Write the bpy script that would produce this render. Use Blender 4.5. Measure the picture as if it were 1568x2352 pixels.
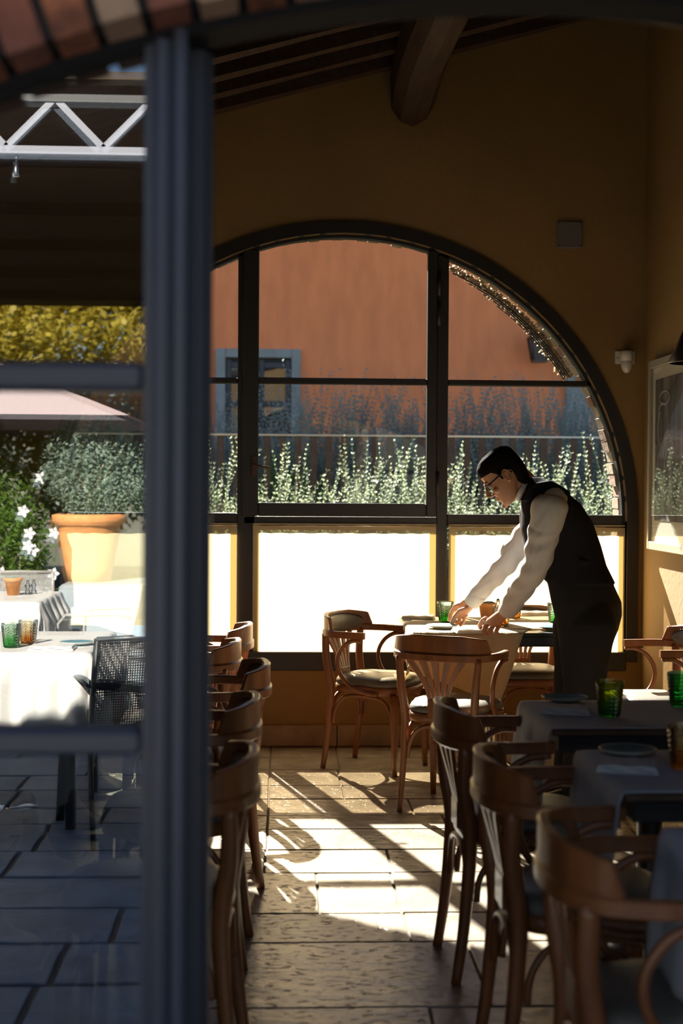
import bpy, bmesh, math, random
import numpy as np
from mathutils import Vector, Matrix, noise
R = math.radians
random.seed(7)
for o in list(bpy.data.objects): bpy.data.objects.remove(o)
SC = bpy.context.scene
C = SC.collection

# ------------------------------------------------------------------ camera
EYE = Vector((0.0, 0.0, 1.45))
F = 3267.0; CX, CY = 784.0, 1176.0
YAW, PITCH, ROLL = math.atan(139 / F), math.atan(56 / F), 0.0065
CM = Matrix.Rotation(-YAW, 3, 'Z') @ Matrix.Rotation(R(90) - PITCH, 3, 'X') @ Matrix.Rotation(ROLL, 3, 'Z')
cam = bpy.data.cameras.new('camera'); camo = bpy.data.objects.new('camera', cam); C.objects.link(camo)
camo.matrix_world = Matrix.Translation(EYE) @ CM.to_4x4()
cam.sensor_fit = 'VERTICAL'; cam.sensor_height = 36; cam.sensor_width = 24; cam.lens = 36 * F / 2352
cam.clip_start = 0.05; cam.clip_end = 300
cam.dof.use_dof = True; cam.dof.focus_distance = 6.55; cam.dof.aperture_fstop = 2.8
SC.camera = camo

# ------------------------------------------------------------------ sky, sun, exposure
SUN_EL = R(34.8); SUN_AZ = math.atan(.271)                 # the sun stands beyond the far window, a little to the left
SDIR = Vector((-math.sin(SUN_AZ) * math.cos(SUN_EL), math.cos(SUN_AZ) * math.cos(SUN_EL), math.sin(SUN_EL)))
w = bpy.data.worlds.new('sky'); SC.world = w; w.use_nodes = True
nt = w.node_tree; nt.nodes.clear()
sky = nt.nodes.new('ShaderNodeTexSky'); sky.sky_type = 'NISHITA'; sky.sun_disc = False
sky.sun_elevation = SUN_EL; sky.sun_rotation = -SUN_AZ; sky.air_density = 1.0; sky.dust_density = .4; sky.ozone_density = 1.8; sky.altitude = 200
bg = nt.nodes.new('ShaderNodeBackground'); bg.inputs[1].default_value = 0.20
wo = nt.nodes.new('ShaderNodeOutputWorld')
nt.links.new(sky.outputs[0], bg.inputs[0]); nt.links.new(bg.outputs[0], wo.inputs[0])
sl = bpy.data.lights.new('sun', 'SUN'); sl.energy = 40.0; sl.angle = R(.55); sl.color = (1.0, .93, .82)
so = bpy.data.objects.new('sun', sl); C.objects.link(so); so.location = (-2, 9, 8)
so.rotation_euler = SDIR.to_track_quat('Z', 'Y').to_euler()
SC.view_settings.view_transform = 'Standard'; SC.view_settings.look = 'None'
SC.view_settings.exposure = 0.0; SC.view_settings.gamma = 1.0; SC.view_settings.use_curve_mapping = False
SC.cycles.use_denoising = True; SC.cycles.max_bounces = 9; SC.cycles.diffuse_bounces = 4; SC.cycles.transparent_max_bounces = 24
SC.cycles.transmission_bounces = 8; SC.cycles.glossy_bounces = 4; SC.cycles.sample_clamp_indirect = 6.0
SC.cycles.caustics_reflective = False; SC.cycles.caustics_refractive = False

# ------------------------------------------------------------------ helpers
def ray(px, py):
    return CM @ Vector(((px - CX) / F, (CY - py) / F, -1.0))
def P(px, py, Y):                       # point of the photograph at depth Y
    d = ray(px, py); return EYE + d * ((Y - EYE.y) / d.y)
def PZ(px, py, z):
    d = ray(px, py); return EYE + d * ((z - EYE.z) / d.z)
def PX(px, py, x):
    d = ray(px, py); return EYE + d * ((x - EYE.x) / d.x)

class MB:
    def __init__(s): s.v = []; s.f = []; s.sm = []
    def add(s, vs, fs, smooth=False):
        o = len(s.v); s.v += [tuple(v) for v in vs]; s.f += [tuple(i + o for i in f) for f in fs]; s.sm += [smooth] * len(fs); return s
    def box(s, x0, x1, y0, y1, z0, z1, M=None, b=0.0):
        if x0 > x1: x0, x1 = x1, x0
        if y0 > y1: y0, y1 = y1, y0
        if z0 > z1: z0, z1 = z1, z0
        if b <= 0:
            vs = [Vector((x, y, z)) for z in (z0, z1) for y in (y0, y1) for x in (x0, x1)]
            fs = [(0, 2, 3, 1), (4, 5, 7, 6), (0, 1, 5, 4), (2, 6, 7, 3), (0, 4, 6, 2), (1, 3, 7, 5)]
        else:                           # chamfered along the four vertical and the top edges
            def ring(i, z): return [Vector(p + (z,)) for p in ((x0 + i + b, y0 + i), (x1 - i - b, y0 + i), (x1 - i, y0 + i + b), (x1 - i, y1 - i - b), (x1 - i - b, y1 - i), (x0 + i + b, y1 - i), (x0 + i, y1 - i - b), (x0 + i, y0 + i + b))]
            rs = [ring(b, z0), ring(0, z0 + b), ring(0, z1 - b), ring(b, z1)]
            vs = sum(rs, []); fs = [tuple(range(7, -1, -1)), tuple(range(24, 32))]
            for k in range(3):
                for i in range(8): fs.append((k * 8 + i, k * 8 + (i + 1) % 8, k * 8 + 8 + (i + 1) % 8, k * 8 + 8 + i))
        if M: vs = [M @ v for v in vs]
        return s.add(vs, fs)
    def loft(s, rings, closed=True, caps=True, smooth=True, loop=False):
        n = len(rings[0]); vs = [p for r in rings for p in r]; fs = []; m = len(rings)
        for k in range(m if loop else m - 1):
            a = k * n; c = ((k + 1) % m) * n
            for i in range(n if closed else n - 1):
                j = (i + 1) % n; fs.append((a + i, a + j, c + j, c + i))
        if caps and closed and not loop: fs += [tuple(range(n - 1, -1, -1)), tuple(range((m - 1) * n, m * n))]
        return s.add(vs, fs, smooth)
    def tube(s, pts, r, n=10, caps=True, loop=False, up=None, flat=None, smooth=True):
        # r: number or list; flat=(a,b) -> rectangular/elliptic section scale along side and up
        pts = [Vector(p) for p in pts]; m = len(pts); rs = r if isinstance(r, (list, tuple)) else [r] * m
        rings = []; prev = None
        for i, p in enumerate(pts):
            t = (pts[(i + 1) % m] - pts[i - 1]) if loop else (pts[min(i + 1, m - 1)] - pts[max(i - 1, 0)])
            t = t.normalized()
            if up is not None: u = Vector(up)
            elif prev is None: u = Vector((0, 0, 1)) if abs(t.z) < .9 else Vector((0, 1, 0))
            else: u = prev
            sd = t.cross(u)
            sd = sd.normalized() if sd.length > 1e-6 else Vector((1, 0, 0)); u2 = sd.cross(t).normalized(); prev = u2
            a, b = flat if flat else (1, 1)
            rings.append([p + sd * (math.cos(q) * rs[i] * a) + u2 * (math.sin(q) * rs[i] * b) for q in [2 * math.pi * k / n + (math.pi / n if n == 4 else 0) for k in range(n)]])
        return s.loft(rings, caps=caps, loop=loop, smooth=smooth and n > 4)
    def lathe(s, prof, n=24, c=(0, 0, 0), smooth=True):
        c = Vector(c)
        rings = [[c + Vector((r * math.cos(2 * math.pi * k / n), r * math.sin(2 * math.pi * k / n), z)) for k in range(n)] for r, z in prof]
        return s.loft(rings, smooth=smooth)
    def ell(s, c, rx, ry, rz, M=None, nu=20, nv=12):
        rings = []
        for i in range(1, nv):
            a = math.pi * i / nv
            rings.append([Vector((rx * math.sin(a) * math.cos(2 * math.pi * k / nu), ry * math.sin(a) * math.sin(2 * math.pi * k / nu), -rz * math.cos(a))) for k in range(nu)])
        rings = [[(M @ v if M else v) + Vector(c) for v in r] for r in rings]
        return s.loft(rings)
    def mesh(s, name):
        me = bpy.data.meshes.new(name); me.from_pydata(s.v, [], s.f)
        me.polygons.foreach_set('use_smooth', s.sm); me.update(); return me
    def build(s, name, mat, parent=None, kind=None, fix=True):
        me = s.mesh(name)
        if fix:
            bm = bmesh.new(); bm.from_mesh(me); bmesh.ops.recalc_face_normals(bm, faces=bm.faces); bm.to_mesh(me); bm.free()
        me.materials.append(mat)
        return link(name, me, parent, kind)
def link(name, me, parent=None, kind=None):
    o = bpy.data.objects.new(name, me); C.objects.link(o)
    if parent is not None: o.parent = parent
    if kind: o['kind'] = kind
    return o
def empty(name, loc=(0, 0, 0), rz=0.0, kind=None):
    o = bpy.data.objects.new(name, None); C.objects.link(o); o.location = loc; o.rotation_euler = (0, 0, rz); o.empty_display_size = .1
    if kind: o['kind'] = kind
    return o
def tag(o, label, cat, group=None, kind=None):
    o['label'] = label; o['category'] = cat
    if group: o['group'] = group
    if kind: o['kind'] = kind
    return o
def kids(o): return [c for c in bpy.data.objects if c.parent == o]
def dup(root, loc, rz=0.0, label=None):
    r = root.copy(); C.objects.link(r); r.location = loc; r.rotation_euler = (0, 0, rz)
    if label: r['label'] = label
    for ch in kids(root):
        c = ch.copy(); C.objects.link(c); c.parent = r
        for g in kids(ch):
            d = g.copy(); C.objects.link(d); d.parent = c
    return r
def spline(pts, n=6):
    pts = [Vector(p) for p in pts]; out = []
    for i in range(len(pts) - 1):
        p0 = pts[max(i - 1, 0)]; p1 = pts[i]; p2 = pts[i + 1]; p3 = pts[min(i + 2, len(pts) - 1)]
        for k in range(n):
            t = k / n
            out.append(.5 * ((2 * p1) + (p2 - p0) * t + (2 * p0 - 5 * p1 + 4 * p2 - p3) * t * t + (3 * p1 - p0 - 3 * p2 + p3) * t ** 3))
    out.append(pts[-1]); return out

# ------------------------------------------------------------------ materials
def mat(name, col, rough=.6, metal=0.0, var=0.0, scale=8.0, bump=0.0, bscale=40.0, col2=None, stretch=(1, 1, 1), spec=.5, coat=0.0, sheen=0.0, trans=0.0, tcol=None, detail=6.0, sharp=None):
    m = bpy.data.materials.new(name); m.use_nodes = True; n = m.node_tree.nodes; l = m.node_tree.links
    b = n['Principled BSDF']; out = n['Material Output']
    b.inputs['Roughness'].default_value = rough; b.inputs['Metallic'].default_value = metal
    b.inputs['Specular IOR Level'].default_value = spec; b.inputs['Coat Weight'].default_value = coat
    b.inputs['Sheen Weight'].default_value = sheen
    b.inputs['Base Color'].default_value = (*col, 1)
    tc = n.new('ShaderNodeTexCoord'); mp = n.new('ShaderNodeMapping'); mp.inputs['Scale'].default_value = stretch
    l.new(tc.outputs['Object'], mp.inputs[0])
    if var > 0 or col2:
        t = n.new('ShaderNodeTexNoise'); t.inputs['Scale'].default_value = scale; t.inputs['Detail'].default_value = detail
        l.new(mp.outputs[0], t.inputs['Vector'])
        rp = n.new('ShaderNodeValToRGB'); c2 = col2 or tuple(max(0, c * (1 - var)) for c in col)
        lo, hi = sharp or (.35, .65)
        rp.color_ramp.elements[0].position = lo; rp.color_ramp.elements[1].position = hi
        rp.color_ramp.elements[0].color = (*c2, 1); rp.color_ramp.elements[1].color = (*col, 1)
        l.new(t.outputs[0], rp.inputs[0]); l.new(rp.outputs[0], b.inputs['Base Color'])
    if bump > 0:
        t2 = n.new('ShaderNodeTexNoise'); t2.inputs['Scale'].default_value = bscale; t2.inputs['Detail'].default_value = 8
        l.new(mp.outputs[0], t2.inputs['Vector'])
        bu = n.new('ShaderNodeBump'); bu.inputs['Strength'].default_value = bump; bu.inputs['Distance'].default_value = .01
        l.new(t2.outputs[0], bu.inputs['Height']); l.new(bu.outputs[0], b.inputs['Normal'])
    if trans > 0:
        tr = n.new('ShaderNodeBsdfTranslucent'); tr.inputs[0].default_value = (*(tcol or col), 1)
        mx = n.new('ShaderNodeMixShader'); mx.inputs[0].default_value = trans
        l.new(b.outputs[0], mx.inputs[1]); l.new(tr.outputs[0], mx.inputs[2]); l.new(mx.outputs[0], out.inputs[0])
    return m
def pane_mat(name, tint=(1, 1, 1), base=.04, gain=1.0):
    m = bpy.data.materials.new(name); m.use_nodes = True; n = m.node_tree.nodes; l = m.node_tree.links; n.clear()
    out = n.new('ShaderNodeOutputMaterial'); tr = n.new('ShaderNodeBsdfTransparent'); tr.inputs[0].default_value = (*tint, 1)
    g = n.new('ShaderNodeBsdfGlossy'); g.inputs['Roughness'].default_value = 0.0
    fr = n.new('ShaderNodeLayerWeight'); fr.inputs[0].default_value = .5
    pw = n.new('ShaderNodeMath'); pw.operation = 'POWER'; pw.inputs[1].default_value = 5.0; l.new(fr.outputs['Facing'], pw.inputs[0])
    mr = n.new('ShaderNodeMapRange'); mr.inputs[3].default_value = base; mr.inputs[4].default_value = gain; l.new(pw.outputs[0], mr.inputs[0])
    mx = n.new('ShaderNodeMixShader'); l.new(mr.outputs[0], mx.inputs[0]); l.new(tr.outputs[0], mx.inputs[1]); l.new(g.outputs[0], mx.inputs[2]); l.new(mx.outputs[0], out.inputs[0])
    return m
M = {}
M['plaster'] = mat('ochre_plaster', (.29, .18, .063), .85, var=.18, scale=1.6, bump=.25, bscale=30)
M['outside'] = mat('outside_plaster', (.42, .30, .17), .9, var=.2, scale=2, bump=.3)
M['skirting'] = mat('travertine_skirting', (.36, .25, .13), .55, var=.35, scale=9, bump=.3, bscale=25)
M['grout'] = mat('grout', (.16, .13, .10), .95, bump=.4, bscale=60)
def stone(name, col, dark, rough, bump):
    m = mat(name, col, rough, var=.3, scale=5, col2=dark, spec=.5)
    n = m.node_tree.nodes; l = m.node_tree.links; b = n['Principled BSDF']
    tc = n.new('ShaderNodeTexCoord'); mp = n.new('ShaderNodeMapping'); mp.inputs['Scale'].default_value = (1, 2.2, 1); l.new(tc.outputs['Object'], mp.inputs[0])
    a = n.new('ShaderNodeTexNoise'); a.inputs['Scale'].default_value = 5.5; a.inputs['Detail'].default_value = 9; a.inputs['Roughness'].default_value = .62; l.new(mp.outputs[0], a.inputs['Vector'])
    v = n.new('ShaderNodeTexNoise'); v.inputs['Scale'].default_value = 22; v.inputs['Detail'].default_value = 3; l.new(mp.outputs[0], v.inputs['Vector'])
    rp = n.new('ShaderNodeValToRGB'); rp.color_ramp.elements[0].position = .30; rp.color_ramp.elements[1].position = .42; l.new(v.outputs[0], rp.inputs[0])
    ad = n.new('ShaderNodeMath'); ad.operation = 'MULTIPLY_ADD'; ad.inputs[1].default_value = .35; l.new(rp.outputs[0], ad.inputs[0]); l.new(a.outputs[0], ad.inputs[2])
    bu = n.new('ShaderNodeBump'); bu.inputs['Strength'].default_value = bump; bu.inputs['Distance'].default_value = .012
    l.new(ad.outputs[0], bu.inputs['Height']); l.new(bu.outputs[0], b.inputs['Normal'])
    return m
M['stone'] = stone('travertine_flag', (.36, .315, .255), (.22, .19, .155), .20, .5)
M['stone2'] = stone('travertine_flag_pale', (.40, .355, .29), (.26, .225, .18), .17, .45)
M['stone3'] = stone('travertine_flag_warm', (.33, .28, .22), (.20, .17, .135), .22, .55)
M['paving'] = stone('terrace_flag', (.19, .25, .34), (.11, .15, .22), .6, .5)  # skylight blue of the shaded terrace put into the stone colour
M['paving2'] = stone('terrace_flag_pale', (.24, .29, .36), (.15, .19, .25), .6, .5)  # paler flag, the same skylight blue in its colour
M['lowbounce'] = mat('low_bounce_ground', (.13, .12, .11), .95, var=.4, scale=30, bump=.5, bscale=80)  # dark ground cover made up to cut sunlight bouncing into the room
M['frame'] = mat('window_iron', (.018, .015, .013), .45, bump=.05)
M['bluepaint'] = mat('blue_grey_paint', (.028, .034, .058), .42, var=.2, scale=3)
M['archpaint'] = mat('dull_dark_paint', (.008, .008, .010), .85, spec=.2)
M['shadepaint'] = mat('rebate_shade', (.008, .011, .022), .5)  # the post's paint in shade, the darkness put into the colour
M['wood'] = mat('bent_beech', (.25, .085, .026), .42, var=.4, scale=9, stretch=(2, 2, .35), bump=.05, coat=.08)
M['leather'] = mat('grey_leather', (.13, .118, .095), .42, var=.15, scale=14, bump=.12, bscale=120)
M['stud'] = mat('brass_stud', (.16, .09, .04), .35, metal=.8)
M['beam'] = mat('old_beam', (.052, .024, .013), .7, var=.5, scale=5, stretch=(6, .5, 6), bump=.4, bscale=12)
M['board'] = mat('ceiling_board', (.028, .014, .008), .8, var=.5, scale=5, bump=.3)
M['linen'] = mat('white_linen', (.72, .70, .66), .85, bump=.12, bscale=160, trans=.25, tcol=(.8, .74, .6))
M['linen_cream'] = mat('cream_linen', (.70, .60, .42), .85, bump=.12, bscale=120, trans=.38, tcol=(.85, .66, .33))
M['linen_blue'] = mat('pale_grey_linen', (.42, .44, .48), .85, bump=.1, bscale=160, var=.08, scale=4)
M['curtain'] = mat('curtain_voile', (.78, .76, .72), .9, bump=.05, bscale=200, trans=.85, tcol=(1.0, .74, .42))
n_ = M['curtain'].node_tree.nodes; l_ = M['curtain'].node_tree.links      # sheer: some light passes the weave unscattered
o_ = n_['Material Output']; s_ = o_.inputs[0].links[0].from_socket; t_ = n_.new('ShaderNodeBsdfTransparent'); t_.inputs[0].default_value = (1, .84, .60, 1)
x_ = n_.new('ShaderNodeMixShader'); x_.inputs[0].default_value = .42; l_.new(s_, x_.inputs[1]); l_.new(t_.outputs[0], x_.inputs[2]); l_.new(x_.outputs[0], o_.inputs[0])
M['hem'] = mat('curtain_hem', (.66, .56, .36), .9, bump=.05, bscale=200, trans=.30, tcol=(.42, .33, .15))
M['black'] = mat('black_metal', (.012, .012, .013), .35)
M['tablewood'] = mat('dark_edge', (.09, .045, .022), .5, var=.3)
M['chrome'] = mat('polished_metal', (.55, .52, .5), .16, metal=1)
M['plate'] = mat('teal_glaze', (.02, .13, .17), .45, spec=.3)
M['plate_rim'] = mat('white_glaze', (.42, .44, .40), .3)
M['terracotta'] = mat('terracotta', (.72, .31, .10), .8, var=.25, scale=12, bump=.2)
M['succulent'] = mat('succulent', (.20, .30, .22), .5, var=.3, scale=20)
M['red'] = mat('terracotta_render', (.92, .31, .13), .9, var=.16, scale=1.5, stretch=(4, 1, 1.2), bump=.3, bscale=4)
M['greystone'] = mat('grey_stone', (.30, .34, .36), .8, var=.2, scale=4)
M['brick'] = mat('brick', (.36, .115, .05), .9, var=.7, scale=22, bump=.4)
M['brick2'] = mat('brick_dark', (.26, .085, .05), .9, var=.5, scale=12, bump=.4)
M['brick3'] = mat('brick_pale', (.44, .27, .17), .9, var=.35, scale=12, bump=.4)
M['brickcream'] = mat('brick_cream', (.52, .42, .28), .9, var=.3, scale=12, bump=.4)
M['mortar'] = mat('mortar', (.055, .05, .045), .95, bump=.4)
M['reed'] = mat('dry_reed', (.66, .54, .38), .4, var=.6, scale=30, trans=.45)
M['leaf'] = mat('silver_leaf', (.22, .29, .23), .6, var=.2, scale=2, trans=.45, tcol=(.36, .42, .26))
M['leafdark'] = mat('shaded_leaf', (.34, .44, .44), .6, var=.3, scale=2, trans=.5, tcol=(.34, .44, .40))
M['leafgreen'] = mat('green_leaf', (.11, .20, .035), .45, var=.5, scale=3, trans=.45, tcol=(.22, .36, .05))
M['leafyellow'] = mat('autumn_leaf', (.42, .34, .05), .5, var=.4, scale=3, trans=.5, tcol=(.55, .46, .06))
M['twig'] = mat('twig', (.20, .18, .11), .8)
M['flower'] = mat('white_petal', (.85, .85, .88), .6, trans=.3)
M['soil'] = mat('soil', (.07, .055, .04), .95, bump=.6, bscale=15)
M['fence'] = mat('brown_picket', (.075, .055, .052), .8, var=.3)
M['railtop'] = mat('zinc_rail', (.35, .38, .4), .35, metal=.7)
M['navy'] = mat('navy_shutter', (.02, .035, .055), .5)
M['dark'] = mat('dark_room', (.012, .012, .014), .7)
M['white'] = mat('white_plastic', (.62, .60, .55), .4)
M['grey'] = mat('grey_plate', (.16, .145, .135), .6)
M['greyalu'] = mat('painted_truss', (.20, .21, .25), .4)
M['canopy'] = mat('canopy_cloth', (.055, .036, .020), .9, var=.3, scale=2)
M['parasol'] = mat('mauve_parasol', (.52, .42, .42), .8, trans=.3)
M['sling'] = mat('sling_mesh', (.10, .095, .09), .7)
M['slingpale'] = mat('grey_sling', (.30, .29, .27), .7)
M['anthracite'] = mat('anthracite_metal', (.02, .02, .022), .4)
M['skin'] = mat('skin', (.50, .24, .13), .5, var=.1, scale=30, bump=.04, bscale=150)
M['hair'] = mat('black_hair', (.010, .007, .006), .9, spec=.08, bump=.6, bscale=260, stretch=(1, 1, 1))
M['shirt'] = mat('white_shirt', (.66, .64, .62), .8, bump=.10, bscale=22, trans=.15, tcol=(.8, .75, .65))
M['vest'] = mat('charcoal_wool', (.020, .019, .022), 1.0, spec=.08, bump=.1, bscale=200)
M['trousers'] = mat('dark_grey_wool', (.030, .028, .028), 1.0, spec=.1, bump=.2, bscale=14)
M['tie'] = mat('burgundy_tie', (.10, .010, .018), .5)
M['shoe'] = mat('black_shoe', (.008, .008, .009), .25)
M['lens'] = pane_mat('spectacle_lens', (1, .95, .9), .05)
M['pane'] = pane_mat('window_pane', (.93, .96, .95), .05)
M['pane_front'] = pane_mat('coated_pane', (.54, .60, .64), .24)
M['picglass'] = pane_mat('picture_glass', (1, 1, 1), .05)
M['mat_card'] = mat('cream_mount', (.50, .49, .40), .9)
def tumbler(name, lo, hi, h):
    m = bpy.data.materials.new(name); m.use_nodes = True; n = m.node_tree.nodes; l = m.node_tree.links; n.clear()
    out = n.new('ShaderNodeOutputMaterial'); tc = n.new('ShaderNodeTexCoord'); sp = n.new('ShaderNodeSeparateXYZ'); l.new(tc.outputs['Object'], sp.inputs[0])
    mr = n.new('ShaderNodeMapRange'); mr.inputs[1].default_value = 0; mr.inputs[2].default_value = h * .62; l.new(sp.outputs[2], mr.inputs[0])
    rp = n.new('ShaderNodeValToRGB'); rp.color_ramp.elements[0].color = (*lo, 1); rp.color_ramp.elements[1].color = (*hi, 1); l.new(mr.outputs[0], rp.inputs[0])
    tr = n.new('ShaderNodeBsdfTransparent'); tl = n.new('ShaderNodeBsdfTranslucent'); g = n.new('ShaderNodeBsdfGlossy'); g.inputs['Roughness'].default_value = .12
    for x in (tr, tl): l.new(rp.outputs[0], x.inputs[0])
    m1 = n.new('ShaderNodeMixShader'); m1.inputs[0].default_value = .08; l.new(tr.outputs[0], m1.inputs[1]); l.new(tl.outputs[0], m1.inputs[2])
    lw = n.new('ShaderNodeLayerWeight'); lw.inputs[0].default_value = .38
    m2 = n.new('ShaderNodeMixShader'); l.new(lw.outputs['Fresnel'], m2.inputs[0]); l.new(m1.outputs[0], m2.inputs[1]); l.new(g.outputs[0], m2.inputs[2]); l.new(m2.outputs[0], out.inputs[0])
    return m
M['green_glass'] = tumbler('green_glass', (.10, .72, .06), (.88, .98, .88), .105)
M['olive_glass'] = tumbler('olive_glass', (.10, .58, .03), (.78, .88, .25), .105)
M['emerald_glass'] = tumbler('emerald_glass', (.06, .60, .18), (.45, .92, .60), .105)
M['amber_glass'] = tumbler('amber_glass', (.98, .55, .06), (.98, .93, .80), .105)
M['clear_glass'] = tumbler('clear_glass', (.75, .80, .85), (.85, .88, .9), .1)

# ================================================================== THE ROOM
XR, XL, YB, YF = 2.04, -2.6, 7.95, 2.0           # right wall, left wall, back wall, glazed front
def roof_z(x): return 3.583 + .27 * x
WC = (.35, 1.27); WR = 1.60                        # far arch: centre, radius of the opening
def arch_pts(c, r, a0, a1, n): return [(c[0] + r * math.cos(a0 + (a1 - a0) * i / n), c[1] + r * math.sin(a0 + (a1 - a0) * i / n)) for i in range(n + 1)]

def arched_wall(name, m, x0, x1, ztop, hole, zs, y0, y1):
    # hole: polyline left->right over the arch, zs: sill height
    mb = MB(); n = len(hole)
    for y in (y0, y1):
        vs = []; fs = []
        for (x, z) in hole: vs += [(x, y, z), (x, y, ztop(x))]
        for i in range(n - 1): fs.append((2 * i, 2 * i + 1, 2 * i + 3, 2 * i + 2))
        mb.add(vs, fs)
        xa, xb = hole[0][0], hole[-1][0]; za, zb = hole[0][1], hole[-1][1]
        mb.add([(x0, y, -.1), (xa, y, -.1), (xa, y, zs), (xa, y, za), (xa, y, ztop(xa)), (x0, y, ztop(x0))], [(0, 1, 2, 3, 4, 5)])
        mb.add([(x1, y, -.1), (xb, y, -.1), (xb, y, zs), (xb, y, zb), (xb, y, ztop(xb)), (x1, y, ztop(x1))], [(0, 1, 2, 3, 4, 5)])
        if zs > 0: mb.add([(xa, y, -.1), (xb, y, -.1), (xb, y, zs), (xa, y, zs)], [(0, 1, 2, 3)])
    loop = [(hole[0][0], zs)] + list(hole) + [(hole[-1][0], zs)]
    k = len(loop); rv = [(x, y0, z) for x, z in loop] + [(x, y1, z) for x, z in loop]
    fs = [(i, i + 1, i + 1 + k, i + k) for i in range(k - 1)] + ([(k - 1, 0, k, 2 * k - 1)] if zs > 0 else [])
    mb.add(rv, fs)
    mb.add([(x0, y0, -.1), (x0, y1, -.1), (x0, y1, ztop(x0)), (x0, y0, ztop(x0)), (x1, y0, -.1), (x1, y1, -.1), (x1, y1, ztop(x1)), (x1, y0, ztop(x1))], [(0, 1, 2, 3), (4, 5, 6, 7)])
    return mb.build(name, m, kind='structure')
SILL = .475
hole = [(WC[0] - WR, SILL + .3)] + arch_pts(WC, WR, math.pi, 0, 40) + [(WC[0] + WR, SILL + .3)]
ztop = lambda x: roof_z(x) + .1
wall_back = arched_wall('wall_back', M['plaster'], XL, XR + .01, ztop, hole, SILL - .05, YB, YB + .22)
MB().add([(XR, 2.2, 0), (XR, YB + .2, 0), (XR, YB + .2, 4.4), (XR, 2.2, 4.4), (XR + .3, 2.2, 0), (XR + .3, YB + .2, 0), (XR + .3, YB + .2, 4.4), (XR + .3, 2.2, 4.4)],
         [(0, 1, 2, 3), (4, 7, 6, 5), (0, 4, 5, 1), (3, 2, 6, 7), (0, 3, 7, 4), (1, 5, 6, 2)]).build('wall_right', M['plaster'], kind='structure')
MB().box(XL - .3, XL, 2.2, YB + .2, 0, 3.3).build('wall_left', M['plaster'], kind='structure')

# ceiling: boards above, rafters below, one old beam
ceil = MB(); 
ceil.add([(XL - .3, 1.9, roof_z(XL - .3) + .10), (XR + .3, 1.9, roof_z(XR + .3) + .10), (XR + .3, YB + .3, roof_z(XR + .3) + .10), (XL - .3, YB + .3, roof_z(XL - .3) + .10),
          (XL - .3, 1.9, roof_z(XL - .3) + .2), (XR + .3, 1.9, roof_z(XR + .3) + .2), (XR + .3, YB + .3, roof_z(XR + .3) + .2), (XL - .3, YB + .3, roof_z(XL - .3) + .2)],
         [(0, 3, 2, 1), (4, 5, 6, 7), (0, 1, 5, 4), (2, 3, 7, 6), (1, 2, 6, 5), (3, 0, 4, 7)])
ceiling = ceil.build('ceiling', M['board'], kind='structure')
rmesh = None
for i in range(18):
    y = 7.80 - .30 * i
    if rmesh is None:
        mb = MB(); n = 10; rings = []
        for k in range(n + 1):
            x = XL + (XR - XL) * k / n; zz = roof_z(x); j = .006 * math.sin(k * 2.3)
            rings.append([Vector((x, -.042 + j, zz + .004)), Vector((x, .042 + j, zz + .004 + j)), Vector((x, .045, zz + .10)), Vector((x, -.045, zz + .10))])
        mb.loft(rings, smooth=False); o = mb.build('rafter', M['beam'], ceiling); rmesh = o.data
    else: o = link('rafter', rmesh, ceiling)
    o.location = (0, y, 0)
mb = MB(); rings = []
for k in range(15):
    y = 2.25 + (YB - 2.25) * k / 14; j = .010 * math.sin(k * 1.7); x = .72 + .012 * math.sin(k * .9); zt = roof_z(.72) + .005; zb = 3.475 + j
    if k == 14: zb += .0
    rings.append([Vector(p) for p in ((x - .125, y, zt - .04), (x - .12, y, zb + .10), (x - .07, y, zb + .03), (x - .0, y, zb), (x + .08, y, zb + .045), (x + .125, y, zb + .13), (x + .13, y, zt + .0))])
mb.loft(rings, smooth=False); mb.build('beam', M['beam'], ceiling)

# skirting stones
base = MB().box(XL, XR, YB - .003, YB, 0, .10).build('baseboard_back', M['grout'], kind='structure')
xs = XL
while xs < XR - .02:
    x2 = min(xs + random.choice([.55, .62, .58]), XR)
    MB().box(xs + .002, x2 - .002, YB - .02, YB - .0035, .002, .122, b=.004).build('stone', M['skirting'], base); xs = x2
base = MB().box(XR - .003, XR, 2.3, YB, 0, .10).build('baseboard_right', M['grout'], kind='structure')
ys = YB - .02
while ys > 2.4:
    y2 = max(ys - .6, 2.35)
    MB().box(XR - .02, XR - .0035, y2 + .002, ys - .002, .002, .122, b=.004).build('stone', M['skirting'], base); ys = y2

# floor flags
def flag(parent, x0, x1, y0, y1, m, top=0.0, jag=.004, g=.0028):
    # irregular edged slab: outer ring walks the border, slightly chipped; 2 rings
    def border(ins, z):
        pts = []
        for (ax, ay, bx, by) in ((x0, y0, x1, y0), (x1, y0, x1, y1), (x1, y1, x0, y1), (x0, y1, x0, y0)):
            L = math.hypot(bx - ax, by - ay); n = max(2, int(L / .12))
            for k in range(n):
                t = k / n; px = ax + (bx - ax) * t; py = ay + (by - ay) * t
                cx, cy = (x0 + x1) / 2, (y0 + y1) / 2
                jx = ins * (1 if px < cx else -1) if (abs(px - x0) < 1e-6 or abs(px - x1) < 1e-6) else 0
                jy = ins * (1 if py < cy else -1) if (abs(py - y0) < 1e-6 or abs(py - y1) < 1e-6) else 0
                nn = noise.noise(Vector((px * 9, py * 9, ins * 30))) * jag
                pts.append(Vector((px + jx + nn * (jx != 0), py + jy + nn * (jy != 0), z)))
        return pts
    a = border(g, top - .02); b_ = border(g + .001, top - .003); c = border(g + .004, top)
    mb = MB(); mb.loft([a, b_, c], smooth=False)
    o = mb.build('stone', m, parent); o.rotation_euler = (0, 0, 0)
    return o
floor = MB().box(XL, XR + .01, YF, YB + .01, -.06, -.007).build('floor', M['grout'], kind='structure')
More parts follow.
